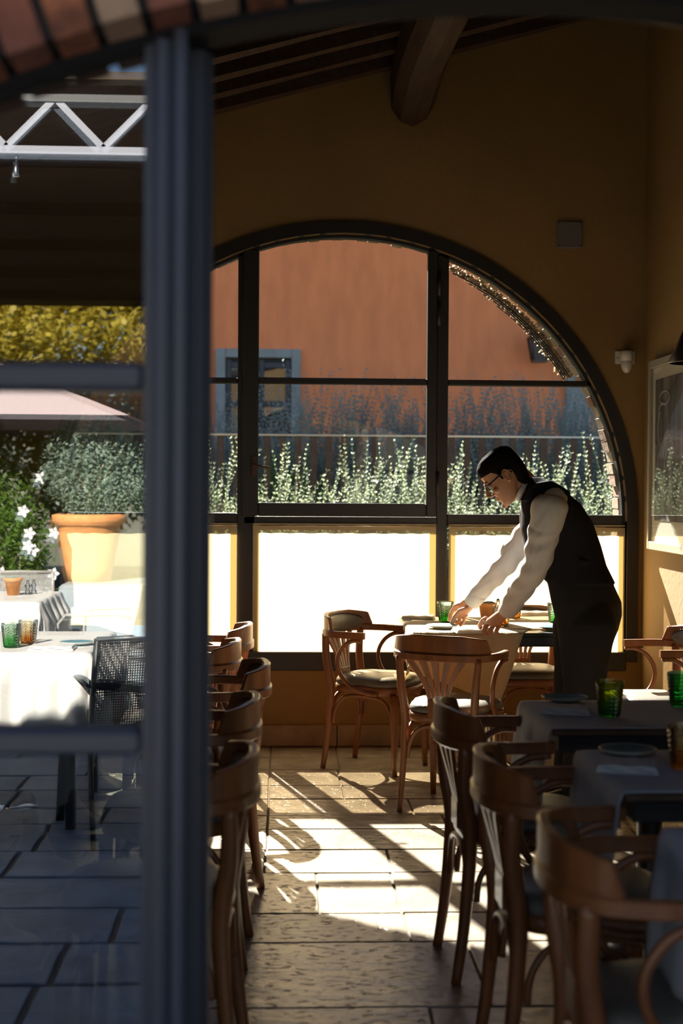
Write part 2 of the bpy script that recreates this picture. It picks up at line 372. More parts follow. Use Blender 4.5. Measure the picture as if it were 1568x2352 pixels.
rows = [(7.95, 7.62), (7.62, 7.28), (7.28, 6.90), (6.90, 6.60), (6.60, 6.27), (6.27, 6.01), (6.01, 5.67), (5.67, 5.33), (5.33, 4.82), (4.82, 4.51), (4.51, 3.94), (3.94, 3.45), (3.45, 3.0), (3.0, 2.5), (2.5, 2.06)]
vis = {0: [-.05, .31, 1.1], 1: [-.05, .31, 1.25], 2: [-.05, .30, .95, 1.6], 3: [-.05, .305, .90, 1.5], 4: [-.05, .60, 1.3], 5: [-.05, .72, 1.4], 6: [-.05, .85, 1.5], 7: [-.055, .43, 1.15],
       8: [-.5, .14, .42, 1.0, 1.5], 9: [-.7, .425, .95], 10: [-.6, .60, 1.3], 11: [-.35, .42, 1.0], 12: [-.6, .2, .9], 13: [-.2, .5, 1.2], 14: [-.5, .3, 1.0]}
for i, (yb, ya) in enumerate(rows):
    xsn = [x for x in vis[i]]
    x = xsn[0]
    while x - .7 > XL + .25: x -= random.uniform(.45, .75); xsn.insert(0, x)
    while XR - xsn[-1] > .75: xsn.append(xsn[-1] + random.uniform(.45, .65))
    xsn = [XL + .002] + xsn + [XR - .002]
    for k in range(len(xsn) - 1):
        flag(floor, xsn[k], xsn[k + 1], ya, yb - (.002 if i else .002), random.choice([M['stone'], M['stone2'], M['stone3']]), top=random.uniform(-.0015, .0012))

# ------------------------------------------------------------------ window_1: the far arched window
YW = YB + .07                                       # plane of the window
win = empty('window_1', (0, 0, 0), kind='structure')
def wx(px, py=1100): return P(px, py, YW).x
def wz(py, px=785): return P(px, py, YW).z
ri, ro = 1.600, 1.665
ringp = [(WC[0] - ro, SILL)] + arch_pts(WC, ro, math.pi, 0, 56) + [(WC[0] + ro, SILL)]
ringi = [(WC[0] - ri, SILL)] + arch_pts(WC, ri, math.pi, 0, 56) + [(WC[0] + ri, SILL)]
def arch_band(pi, po, y0, y1):
    mb = MB(); rings = [[Vector((a[0], y0, a[1])), Vector((b[0], y0, b[1])), Vector((b[0], y1, b[1])), Vector((a[0], y1, a[1]))] for a, b in zip(pi, po)]
    mb.loft(rings, smooth=False); return mb
arch_band(ringi, ringp, YB - .012, YB + .085).build('arch_frame', M['frame'], win)
ri2 = 1.582
arch_band([(WC[0] - ri2, SILL)] + arch_pts(WC, ri2, math.pi, 0, 56) + [(WC[0] + ri2, SILL)], ringi, YW - .03, YW + .03).build('arch_frame_inner', M['frame'], win)
def arch_z(x, r=1.595):
    d = r * r - (x - WC[0]) ** 2; return WC[1] + math.sqrt(max(d, 0))
def bar(x0, x1, z0, z1, y0=YW - .03, y1=YW + .03, nm='mullion', b=.004):
    return MB().box(x0, x1, y0, y1, z0, z1, b=b).build(nm, M['frame'], win)
zt_mid = wz(1187); zt2 = wz(877)
xm = [wx(545), wx(560), wx(593), wx(977), wx(1005), wx(1026)]
ztm = wz(1187)
bar(xm[0], xm[2] - .018, SILL, arch_z(xm[1]) - .002)
bar(xm[4] - .012, xm[5], SILL, arch_z(xm[4]) - .002)
for (a, b_) in ((WC[0] - 1.59, xm[0]), (xm[5], WC[0] + 1.59)):
    bar(a, b_, ztm - .048, ztm + .018, nm='transom'); k = math.sqrt(1.6 ** 2 - (zt2 - WC[1]) ** 2); bar(max(a, WC[0] - k), min(b_, WC[0] + k), zt2 - .016, zt2 + .016, nm='transom')
bar(xm[1], xm[4], ztm - .042, ztm + .0, nm='transom')
bar(WC[0] - 1.6, WC[0] + 1.6, SILL - .05, SILL + .055, YB - .012, YB + .10, nm='sill_rail')
# opening casement of the middle
cas_x0, cas_x1, cz0 = wx(556), wx(1000), ztm + .002
cs = MB()
for (a, b_) in ((cas_x0, xm[2]), (xm[3], cas_x1)): cs.box(a, b_, YW - .05, YW - .005, cz0, arch_z((a + b_) / 2, 1.59), b=.005)
cs.box(xm[2], xm[3], YW - .05, YW - .005, cz0, cz0 + .075, b=.005)
casement = cs.build('casement', M['frame'], win)
MB().box(xm[2], xm[3], YW - .045, YW - .01, zt2 - .018, zt2 + .018, b=.004).build('glazing_bar', M['frame'], casement)
for zz in (wz(1110), wz(720), 2.6):
    MB().tube([(xm[4] - .006, YW - .056, zz - .07), (xm[4] - .006, YW - .056, zz + .07)], .011, 10).build('hinge', M['frame'], casement)
hp = P(583, 1068, YW - .06)
mb = MB(); mb.box(hp.x - .014, hp.x + .014, YW - .062, YW - .05, hp.z - .06, hp.z + .05, b=.003)
mb.tube([(hp.x, YW - .062, hp.z), (hp.x, YW - .09, hp.z), (hp.x + .03, YW - .10, hp.z - .006), (hp.x + .088, YW - .10, hp.z - .018)], [.006, .006, .007, .009], 10)
mb.build('handle', M['tablewood'], casement)
# panes, one glass in each light
def pane_poly(x0, x1, z0, z1, y, archtop=False, nm='pane'):
    if archtop:
        n = 16; xs_ = [x0 + (x1 - x0) * i / n for i in range(n + 1)]
        top = [(x, min(arch_z(x, 1.60), z1)) for x in xs_]; top = [(x, z) for x, z in top if z > z0]
        pts = [(top[0][0], z0)] + top + [(top[-1][0], z0)]
    else: pts = [(x0, z0), (x0, z1), (x1, z1), (x1, z0)]
    n = len(pts); mb = MB()
    mb.add([(x, y, z) for x, z in pts], [tuple(range(n))]); return mb.build(nm, M['pane'], win)
L0, R0 = WC[0] - 1.59, WC[0] + 1.59
for (a, b_) in ((L0, xm[0]), (xm[2], xm[3]), (xm[5], R0)):
    pane_poly(a, b_, zt2, 9, YW, True); pane_poly(a, b_, ztm, zt2, YW, True)
for (a, b_) in ((L0, xm[0]), (wx(575), wx(1000)), (xm[5], R0)): pane_poly(a, b_, SILL, ztm, YW)

# outer brick reveal, bricks one by one
brk = empty('trim_1', (0, 0, 0), kind='structure')
MB().loft([[Vector((a[0], YB + .10, a[1])), Vector((b[0], YB + .10, b[1])), Vector((b[0], YB + .24, b[1])), Vector((a[0], YB + .24, a[1]))] for a, b in
           zip([(WC[0] - 1.615, .3)] + arch_pts(WC, 1.615, math.pi, 0, 48) + [(WC[0] + 1.615, .3)], [(WC[0] - 1.70, .3)] + arch_pts(WC, 1.70, math.pi, 0, 48) + [(WC[0] + 1.70, .3)])], smooth=False).build('mortar_bed', M['mortar'], brk)
nb = 74
for i in range(nb):
    a0 = math.pi * (i + .06) / nb; a1 = math.pi * (i + .94) / nb; r0 = (WR - .012 if a0 < .75 else WR + .012) + random.uniform(-.018, .004); r1 = 1.76
    j = random.uniform(-.006, .006)
    q = [(WC[0] + r * math.cos(a), WC[1] + r * math.sin(a)) for a, r in ((a0, r0), (a1, r0), (a1, r1), (a0, r1))]
    MB().add([(x, YB + .115 + j, z) for x, z in q] + [(x, YB + .26 + j, z) for x, z in q], [(0, 1, 2, 3), (7, 6, 5, 4), (0, 4, 5, 1), (1, 5, 6, 2), (2, 6, 7, 3), (3, 7, 4, 0)]).build('brick', random.choice([M['brickcream'], M['brickcream'], M['brick3']]), brk)
for s in (-1, 1):
    for k in range(12):
        z0 = WC[1] - .002 - (k + 1) * .066; r0 = WR - .02 + random.uniform(-.018, .004); x0 = WC[0] + s * r0; x1 = WC[0] + s * 1.76
        MB().box(x0, x1, YB + .115, YB + .26, z0 + .004, z0 + .064).build('brick', random.choice([M['brickcream'], M['brick3']]), brk)

# reed screen lining the outside of the arch
reed = empty('reed_screen', (WC[0] + 1.3, YB + .36, 2.2))
tag(reed, 'strip of dry reed matting with dark wires curving outside the arched window', 'reed screen')
mb = MB(); rr = random.Random(3)
inv = Vector((-reed.location.x, -reed.location.y, -reed.location.z))
for i in range(430):
    a = R(32) + (R(67) - R(32)) * i / 430; r = 1.580 + rr.uniform(-.012, .02)
    dpt = .02 + .22 * min(1, max(0, (R(68) - a) / R(30)))
    c = Vector((WC[0] + r * math.cos(a), 0, WC[1] + r * math.sin(a))) + inv
    y0 = YB + .265 + rr.uniform(-.006, .006); y1 = YB + .265 + dpt + rr.uniform(-.02, .02)
    mb.tube([c + Vector((0, y0, 0)), c + Vector((rr.uniform(-.008, .008), (y0 + y1) / 2, rr.uniform(-.008, .008))), c + Vector((rr.uniform(-.02, .02), y1, rr.uniform(-.02, .02)))], .0042, 5)
mb.build('reeds', M['reed'], reed, 'stuff')
for k in range(4):
    yy = YB + .28 + .055 * k
    mb = MB().tube([Vector((WC[0] + 1.562 * math.cos(R(32 + (34 - 4 * k) * i / 60)), yy, WC[1] + 1.562 * math.sin(R(32 + (34 - 4 * k) * i / 60)))) + inv for i in range(61)], .0045, 6)
    mb.build('wire', M['black'], reed)

# cafe curtains
def curtain(px0, px1, label, grp='half curtains of the arched window'):
    x0, x1 = P(px0, 1350, YB + .02).x, P(px1, 1350, YB + .02).x; z0, z1 = P(785, 1516, YB + .02).z, P(785, 1203, YB + .02).z
    if px0 < 400: x0 = WC[0] - 1.575
    y = YB + .025; cx = (x0 + x1) / 2; e = empty('cafe_curtain', (cx, y, z0)); tag(e, label, 'curtain', grp)
    def sheet(a, b, c, d, amp, off):
        nx = max(2, int((b - a) / .02)); mb = MB(); nz = 8
        vs = [(a + (b - a) * i / nx - cx, off + amp * math.sin((a + (b - a) * i / nx) * 55 + 2 * math.sin(i * .13)) * (.4 + .6 * k / nz), c + (d - c) * k / nz - z0) for k in range(nz + 1) for i in range(nx + 1)]
        fs = [(k * (nx + 1) + i, k * (nx + 1) + i + 1, (k + 1) * (nx + 1) + i + 1, (k + 1) * (nx + 1) + i) for k in range(nz) for i in range(nx)]
        return mb.add(vs, fs, True)
    h = .036
    sheet(x0, x1, z0, z1, .0025, 0).build('panel', M['curtain'], e, fix=False)
    hm = MB(); 
    for t in (sheet(x0, x0 + h, z0, z1, .002, -.004), sheet(x1 - h, x1, z0, z1, .002, -.004), sheet(x0 + h, x1 - h, z0, z0 + h, .0025, -.004), sheet(x0 + h, x1 - h, z1 - h, z1, .0025, -.004)): hm.add(t.v, t.f, True)
    hm.build('hem', M['hem'], e, fix=False)
    MB().tube([(x0 - cx, -.004, z1 - z0 - .012), (x1 - cx, -.004, z1 - z0 - .012)], .004, 8).build('rod', M['chrome'], e)
    return e
curtain(300, 543, 'sheer white half curtain left of the left window mullion')
curtain(580, 1000, 'wide sheer white half curtain in the middle light of the window')
curtain(1030, 1434, 'sheer white half curtain behind the leaning man')

# ------------------------------------------------------------------ front: brick arch, fixed light and open door
FC = (.37, 2.135 - 2.06); FR = 2.06                 # segmental arch: centre and inner radius of the iron frame
def farch(r, n=40, hw=1.62): 
    a = math.asin(min(1, hw / r)); return [(FC[0] + r * math.sin(-a + 2 * a * i / n), FC[1] + r * math.cos(-a + 2 * a * i / n)) for i in range(n + 1)]
fo = farch(2.125)
wall_front = arched_wall('wall_front', M['outside'], -3.2, 3.0, lambda x: roof_z(x) + .15, [(x, z) for x, z in fo], 0, YF + .02, YF + .25)
fb = farch(2.115)
ang = math.asin(1.62 / 2.115); nb = int(2 * ang * 2.115 / .066)
for i in range(nb):
    a0 = -ang + 2 * ang * (i + .11) / nb; a1 = -ang + 2 * ang * (i + .89) / nb; r0 = 2.072 + random.uniform(0, .004); r1 = 2.34; j = random.uniform(-.006, .006)
    q = [(FC[0] + r * math.sin(a), FC[1] + r * math.cos(a)) for a, r in ((a0, r0), (a1, r0), (a1, r1), (a0, r1))]
    MB().add([(x, YF - .10 + j, z) for x, z in q] + [(x, YF + .015, z) for x, z in q], [(0, 1, 2, 3), (7, 6, 5, 4), (0, 4, 5, 1), (1, 5, 6, 2), (2, 6, 7, 3), (3, 7, 4, 0)]).build('brick', random.choice([M['brick'], M['brick2'], M['brick3'], M['brick']]), wall_front)
arch_band(farch(2.085), farch(2.33), YF - .080, YF + .019).build('mortar_bed', M['mortar'], wall_front)
w2 = empty('window_2', (0, 0, 0), kind='structure')
def fz(x, r=FR): return FC[1] + math.sqrt(max(r * r - (x - FC[0]) ** 2, 0))
arch_band(farch(FR), farch(2.112), YF - .02, YF + .06).build('arch_frame', M['archpaint'], w2)
def fx(px, Y=YF): return P(px, 1176, Y).x
def fzz(py, Y=YF): return P(300, py, Y).z
x_a, x_b = fx(326, YF - .03), fx(424, YF - .03)
mb = MB()
mb.box(x_a, x_a + .017, YF - .018, YF + .03, 0, fz(x_a) + .01)
mb.box(x_a + .015, x_b - .024, YF - .036, YF + .03, 0, fz(x_a) + .01, b=.005)
mb.box(x_b - .026, x_b - .018, YF - .020, YF + .03, 0, fz(x_a) + .01)
mb.box(x_b - .019, x_b, YF - .030, YF + .03, 0, fz(x_b) + .01, b=.004)
mb.build('post', M['bluepaint'], w2)
for py, h in ((868, .020), (1700, .019)):
    z = fzz(py); MB().box(-1.25, x_a + .001, YF - .022, YF + .022, z - h, z + h, b=.007).build('glazing_bar', M['bluepaint'], w2)
MB().box(-1.25, x_a, YF - .03, YF + .03, 0, .10, b=.005).build('bottom_rail', M['bluepaint'], w2)
MB().box(-1.25, -1.19, YF - .03, YF + .03, 0, fz(-1.2), b=.005).build('jamb', M['bluepaint'], w2)
# double glazing: two sheets a hair out of parallel, as in the photograph's doubled reflection
zs_ = [.10, fzz(1700) - .01, fzz(868) - .01, None]
def fpane(z0, z1, y, tilt):
    n = 12; xs_ = [-1.2 + (x_a + .005 + 1.2) * i / n for i in range(n + 1)]
    top = [(x, (fz(x, 2.07) if z1 is None else z1)) for x in xs_]
    pts = [(xs_[0], z0)] + top + [(xs_[-1], z0)]
    pts = [p for i, p in enumerate(pts) if p[1] >= z0]
    mb = MB(); mb.add([(x, y + tilt * (z - 1.3) + tilt * .6 * (x + .5), z) for x, z in pts], [tuple(range(len(pts)))]); mb.build('pane', M['pane_front'], w2)
for k in range(3):
    fpane(zs_[k], zs_[k + 1], YF + .004, 0.0); fpane(zs_[k], zs_[k + 1], YF + .012, .0022)
# unseen fixed light added right of the doorway to dim the terrace daylight
mb = MB(); mb.box(.86, .93, YF - .036, YF + .10, 0, fz(.93) + .01, b=.005); mb.build('post', M['bluepaint'], w2)
MB().box(1.91, 1.98, YF - .03, YF + .03, 0, fz(1.98), b=.005).build('jamb', M['bluepaint'], w2)
for z, h in ((1.607, .020), (1.094, .019), (.05, .05)): MB().box(.929, 1.911, YF - .022, YF + .022, z - h, z + h, b=.005).build('glazing_bar', M['bluepaint'], w2)
for z0, z1 in ((.10, 1.075), (1.113, 1.587), (1.627, None)):
    xs_ = [.925 + .99 * i / 8 for i in range(9)]; pts = [(xs_[0], z0)] + [(x, fz(x, 2.07) if z1 is None else z1) for x in xs_] + [(xs_[-1], z0)]
    MB().add([(x, YF + .004, z) for x, z in pts], [tuple(range(len(pts)))]).build('pane', M['pane_front'], w2)
# recessed rebate profile beside the open doorway
x_c = fx(484, YF + .07)
mb = MB(); mb.box(x_b - .004, x_c - .008, YF + .035, YF + .11, 0, fz(x_b) + .0, b=.004); mb.box(x_c - .009, x_c, YF + .055, YF + .10, 0, fz(x_b), b=.003)
mb.build('rebate_profile', M['shadepaint'], w2)

# ------------------------------------------------------------------ wall fittings
pv = P(1307, 540, YB)
t = MB().box(-.073, .073, -.012, 0, -.075, .075, b=.004).build('vent_cover', M['grey']); t.location = (pv.x, YB - .001, pv.z)
tag(t, 'plain square grey cover plate high on the ochre wall right of the arch', 'cover plate')
for sx in (-1, 1):
    for sz in (-1, 1): o = MB().tube([(sx * .06, -.0135, sz * .06), (sx * .06, -.011, sz * .06)], .004, 8).build('screw', M['black'], t)
pd = P(1434, 822, YB)
t = empty('motion_detector', (pd.x, YB, pd.z)); tag(t, 'white motion detector on a square wall plate beside the arch', 'motion detector')
MB().box(-.056, .056, -.010, 0, -.036, .038, b=.003).build('wall_plate', M['white'], t)
MB().lathe([(0, .036), (.030, .036), (.034, .030), (.034, -.022), (.0, -.022)], 20, (0, -.045, 0)).build('housing', M['white'], t)
MB().ell((0, -.048, -.040), .032, .032, .050).build('lens_dome', M['white'], t)
for x in (-.042, .042): MB().tube([(x, -.012, 0), (x, -.0095, 0)], .004, 8).build('screw', M['black'], t)

# framed picture on the right wall
a = PX(1491, 830, XR - .03); b_ = PX(1491, 1262, XR - .03)
zb, zt = b_.z, a.z + .0; yl, yr = a.y, a.y - .78
t = empty('framed_picture', (XR - .002, (yl + yr) / 2, (zb + zt) / 2)); tag(t, 'tall framed monochrome print with cream mount on the right wall', 'picture')
hh, hw = (zt - zb) / 2, (yl - yr) / 2
mb = MB()
for (y0, y1, z0, z1) in ((-hw, -hw + .035, -hh, hh), (hw - .035, hw, -hh, hh), (-hw + .035, hw - .035, -hh, -hh + .045), (-hw + .035, hw - .035, hh - .045, hh)): mb.box(-.035, 0, y0, y1, z0, z1, b=.004)
mb.build('frame', mat('picture_frame', (.30, .28, .22), .4), t)
MB().box(-.016, -.002, -hw + .03, hw - .03, -hh + .04, hh - .04).build('mount', M['mat_card'], t)
pm = mat('monochrome_print', (.17, .165, .15), .7, col2=(.012, .012, .012), scale=2.2, stretch=(1, 7, .7), detail=9)
MB().box(-.019, -.0165, -hw + .10, hw - .10, -hh + .16, hh - .11).build('print', pm, t)
pw_ = mat('print_highlight', (.36, .35, .32), .7, var=.3)
def arc(cy, cz, ry, rz, a0, a1, w_): 
    MB().tube([(-.0205, cy + ry * math.cos(R(a0 + (a1 - a0) * i / 24)), cz + rz * math.sin(R(a0 + (a1 - a0) * i / 24))) for i in range(25)], w_, 6, flat=(1, .25), up=(1, 0, 0)).build('cup_rim', pw_, t)
for (cy, cz, ry, rz, a0, a1, w_) in ((.10, .30, .10, .035, 0, 360, .007), (.13, .22, .09, .05, -30, 200, .006), (.16, .14, .06, .09, -80, 80, .008), (.22, -.02, .05, .13, -110, 40, .007), (-.02, -.15, .11, .22, 20, 160, .005), (.0, -.2, .14, .30, 10, 170, .004)): arc(cy, cz, ry, rz, a0, a1, w_)
MB().add([(-.026, -hw + .034, -hh + .044), (-.026, hw - .034, -hh + .044), (-.026, hw - .034, hh - .044), (-.026, -hw + .034, hh - .044)], [(0, 1, 2, 3)]).build('glass', M['picglass'], t)
# pendant lamp, only its black cone reaches into the picture
pl = P(1604, 834, 5.6)
t = empty('pendant_lamp', (pl.x, 5.6, pl.z)); tag(t, 'black cone shade of a hanging lamp at the right edge', 'lamp')
MB().lathe([(.118, 0), (.122, .002), (.07, .115), (.03, .20), (.026, .23), (0, .23), (0, .225), (.022, .225), (.026, .198), (.066, .112), (.116, .004), (.114, 0)], 40).build('lamp_shade', M['black'], t)
MB().tube([(0, 0, .225), (0, 0, roof_z(pl.x) - pl.z + .05)], .004, 8).build('cord', M['black'], t)
MB().ell((0, 0, .09), .028, .028, .04).build('bulb', M['white'], t)

# ================================================================== CHAIRS
def make_chair(label, group=None):
    e = empty('armchair'); tag(e, label, 'chair', group)
    # seat: rounded, wider in front; seat faces +Y
    def outline(s, z, dx=0.0):
        pts = []
        for k in range(28):
            a = 2 * math.pi * k / 28; c, sn = math.cos(a), math.sin(a)
            rx = .205 if sn > 0 else .185; ex = .62
            pts.append(Vector((math.copysign(abs(c) ** ex, c) * rx * s, math.copysign(abs(sn) ** ex, sn) * .205 * s + .01, z)))
        return pts
    MB().loft([outline(.90, .398), outline(1.0, .402), outline(1.02, .42), outline(1.02, .438), outline(.97, .443)]).build('seat_frame', M['wood'], e)
    MB().loft([outline(.96, .440), outline(1.0, .447), outline(1.0, .462), outline(.95, .478), outline(.80, .488), outline(.5, .493), outline(.15, .495)]).build('seat_cushion', M['leather'], e)
    bow = [(.232, .045, .703), (.236, -.03, .703), (.234, -.10, .703), (.212, -.175, .703), (.165, -.222, .703), (.09, -.250, .703), (0, -.258, .703)]
    bow = spline(bow, 5); bow = bow + [Vector((-p.x, p.y, p.z)) for p in reversed(bow[:-1])]
    def rect_sweep(path, w0, w1, z0, z1, lean=0.0):
        rings = []; m = len(path)
        for i, p in enumerate(path):
            t = (path[min(i + 1, m - 1)] - path[max(i - 1, 0)]).normalized(); s = Vector((0, 0, 1)).cross(t).normalized() * -1
            za = z0(i / (m - 1)) if callable(z0) else z0; zb = z1(i / (m - 1)) if callable(z1) else z1
            c = .004; L = lean * (zb - za)
            rings.append([Vector((p.x, p.y, 0)) + s * (u + (L if zz > za + .002 else 0)) + Vector((0, 0, zz)) for u, zz in ((-w0 + c, za), (w1 - c, za), (w1, za + c), (w1, zb - c), (w1 - c, zb), (-w0 + c, zb), (-w0, zb - c), (-w0, za + c))])
        return MB().loft(rings, smooth=False)
    def taper(u):  # arm ends a bit wider
        return 1
    rect_sweep(bow, .013, .013, .686, .720).build('arm_bow', M['wood'], e)
    cr = spline([(.222, -.150, 0), (.198, -.195, 0), (.150, -.232, 0), (.08, -.254, 0), (0, -.261, 0)], 6); cr = cr + [Vector((-p.x, p.y, p.z)) for p in reversed(cr[:-1])]
    def ctop(u):
        d = min(u, 1 - u)
        return .722 + (.008 + .055 * min(1, max(0, (d - .01) / .055)) if d < .065 else .063 + .016 * min(1, (d - .065) / .25))
    rect_sweep(cr, .012, .011, .7205, ctop, lean=.1).build('crest', M['wood'], e)
    # leather pad on the inside with a row of studs
    padp = spline([(.178, -.188, 0), (.135, -.216, 0), (.07, -.236, 0), (0, -.242, 0)], 5); padp = padp + [Vector((-p.x, p.y, p.z)) for p in reversed(padp[:-1])]
    mb = MB(); rings = []
    for i, p in enumerate(padp):
        u = i / (len(padp) - 1); d = math.sin(math.pi * u) ** .5; t = (padp[min(i + 1, len(padp) - 1)] - padp[max(i - 1, 0)]).normalized(); s = Vector((0, 0, 1)).cross(t).normalized()
        zc, hz = .733, .010 + .040 * d; zc += .008 * d; off = -.004 if s.y < 0 else .004
        si = s if s.y > 0 else -s
        rings.append([p + Vector((0, 0, zc)) + si * a + Vector((0, 0, b)) for a, b in ((-.014, -hz), (.0, -hz), (.010, -hz * .6), (.014, 0), (.010, hz * .6), (0, hz), (-.014, hz))])
    mb.loft(rings).build('back_pad', M['leather'], e)
    mb = MB()
    for k in range(27):
        i = k / 26 * (len(padp) - 1); i0 = int(i); f = i - i0; p = padp[i0].lerp(padp[min(i0 + 1, len(padp) - 1)], f); u = k / 26; d = math.sin(math.pi * u) ** .5
        t = (padp[min(i0 + 1, len(padp) - 1)] - padp[max(i0 - 1, 0)]).normalized(); s = Vector((0, 0, 1)).cross(t); s = s if s.y > 0 else -s
        mb.ell(p + s * .004 + Vector((0, 0, .741 + .010 + .040 * d - .004)), .0042, .0042, .0042, nu=6, nv=4)
    st = mb.build('stud_row', M['stud'], e)
    # legs
    for sx in (-1, 1):
        MB().tube(spline([(sx * .172, -.225, .0), (sx * .169, -.205, .14), (sx * .166, -.19, .30), (sx * .165, -.185, .43), (sx * .176, -.205, .57), (sx * .188, -.205, .70)], 4),
                  [.0145 + .008 * min(1, k / 14) if k < 15 else .0225 - .0005 * (k - 14) for k in range(21)], 8, flat=(.85, 1.05)).build('leg', M['wood'], e)
        MB().tube([(sx * .172, .185, .405), (sx * .172, .188, .28), (sx * .172, .19, .12), (sx * .173, .193, 0)], [.022, .021, .0175, .0135], 8).build('leg', M['wood'], e)
        # C shaped bentwood arm support
        MB().tube(spline([(sx * .236, .035, .678), (sx * .234, -.02, .676), (sx * .230, -.075, .645), (sx * .226, -.11, .59), (sx * .222, -.112, .535), (sx * .216, -.085, .48), (sx * .212, -.03, .435), (sx * .210, .05, .412), (sx * .208, .11, .410)], 5), .0115, 8).build('arm_support', M['wood'], e)
        # side brace under the seat
        MB().tube(spline([(sx * .168, -.165, .24), (sx * .168, -.155, .31), (sx * .168, -.11, .372), (sx * .168, -.03, .390), (sx * .168, .05, .388), (sx * .168, .12, .372), (sx * .17, .165, .31), (sx * .172, .172, .24)], 4), .010, 8).build('seat_brace', M['wood'], e)
    for yy, xx in ((-.19, .148), (.185, .152)):
        MB().tube(spline([(-xx, yy, .24), (-xx * .93, yy, .31), (-xx * .65, yy, .372), (0, yy, .392), (xx * .65, yy, .372), (xx * .93, yy, .31), (xx, yy, .24)], 4), .010, 8).build('seat_brace', M['wood'], e)
    # fan of slats
    MB().box(-.052, .052, -.205, -.187, .425, .510, b=.004).build('splat_foot', M['wood'], e)
    for k in range(5):
        u = (k - 2) / 2; rings = []
        for (f, z, wd) in ((0, .505, .0082), (.2, .545, .0085), (.5, .60, .011), (.8, .655, .0145), (1, .69, .017)):
            x = u * (.042 + .085 * f ** 1.6); y = -.196 - .052 * f + abs(u) * f * .012
            rings.append([Vector((x - wd, y - .006, z)), Vector((x + wd, y - .006, z)), Vector((x + wd, y + .006, z)), Vector((x - wd, y + .006, z))])
        MB().loft(rings, smooth=False).build('slat', M['wood'], e)
    return e
def face(dx, dy): return math.atan2(-dx, dy)        # rotation that turns +Y towards (dx, dy)
chair = make_chair('beech armchair with leather seat seen from the front at the left of the set table')
chair.location = (.505, 7.35, 0); chair.rotation_euler = (0, 0, face(.324, -.20))
def ch(x, y, dx, dy, label, group=None):
    c = dup(chair, (x, y, 0), face(dx, dy), label)
    if group: c['group'] = group
    return c
ch(.795, 6.46, .46, .89, 'beech armchair with its fan back to us, nearest the set table')
ch(1.33, 7.655, -.04, -1, 'beech armchair pushed in at the window side of the set table, behind the man')
ch(1.74, 6.62, -1, -.12, 'beech armchair with sunlit seat by the right wall, facing the man')
GL = 'armchairs of the left row'
for (X, Y, a, lb) in ((-.395, 6.78, .05, 'farthest armchair of the left row, beside the curtained window'), (-.43, 6.05, .06, 'second farthest armchair of the left row'),
                   (-.30, 5.28, -.06, 'middle armchair of the left row, sticking out most into the aisle'), (-.325, 4.42, .03, 'second nearest armchair of the left row'),
                   (-.315, 3.52, .04, 'nearest armchair of the left row, right behind the door frame')):
    ch(X, Y, -1, a, lb, GL)
GR = 'armchairs of the right row'
for (X, Y, a, lb) in ((.735, 4.30, .05, 'dark armchair at the farthest table of the right row'), (.745, 3.47, .02, 'dark armchair at the middle table of the right row, grey seat'),
                   (.77, 2.72, -.02, 'blurred armchair nearest the camera at lower right')):
    ch(X, Y, 1, a, lb, GR)

# ================================================================== TABLES
def pedestal(e, cx, cy, ztop, chrome=False):
    MB().box(cx - .20, cx + .20, cy - .20, cy + .20, 0, .018, b=.004).build('base_plate', M['black'], e)
    if chrome:
        MB().lathe([(0, .018), (.155, .018), (.16, .024), (.13, .045), (.06, .075), (.038, .11), (.034, .16), (.034, .30), (.045, .33), (.055, .345), (.045, .36), (.034, .38), (.034, ztop - .05), (0, ztop - .05)], 32, (cx, cy, 0)).build('column', M['chrome'], e)
    else:
        MB().lathe([(0, .018), (.17, .018), (.165, .03), (.10, .06), (.055, .12), (.042, .20), (.040, .5), (.05, ztop - .06), (0, ztop - .06)], 24, (cx, cy, 0)).build('column', M['black'], e)
def table(x0, x1, y0, y1, label, zt=.757, chrome=False, group=None, th=.05):
    cx, cy = (x0 + x1) / 2, (y0 + y1) / 2; e = empty('dining_table', (cx, cy, 0)); tag(e, label, 'table', group)
    hx, hy = (x1 - x0) / 2, (y1 - y0) / 2
    MB().box(-hx, hx, -hy, hy, zt - .018, zt, b=.003).build('tabletop', M['tablewood'] if not chrome else M['black'], e)
    MB().box(-hx + .02, hx - .02, -hy + .012, hy - .012, zt - .018 - th, zt - .0185, b=.003).build('apron', M['black'], e)
    pedestal(e, 0, 0, zt - .018, chrome); return e
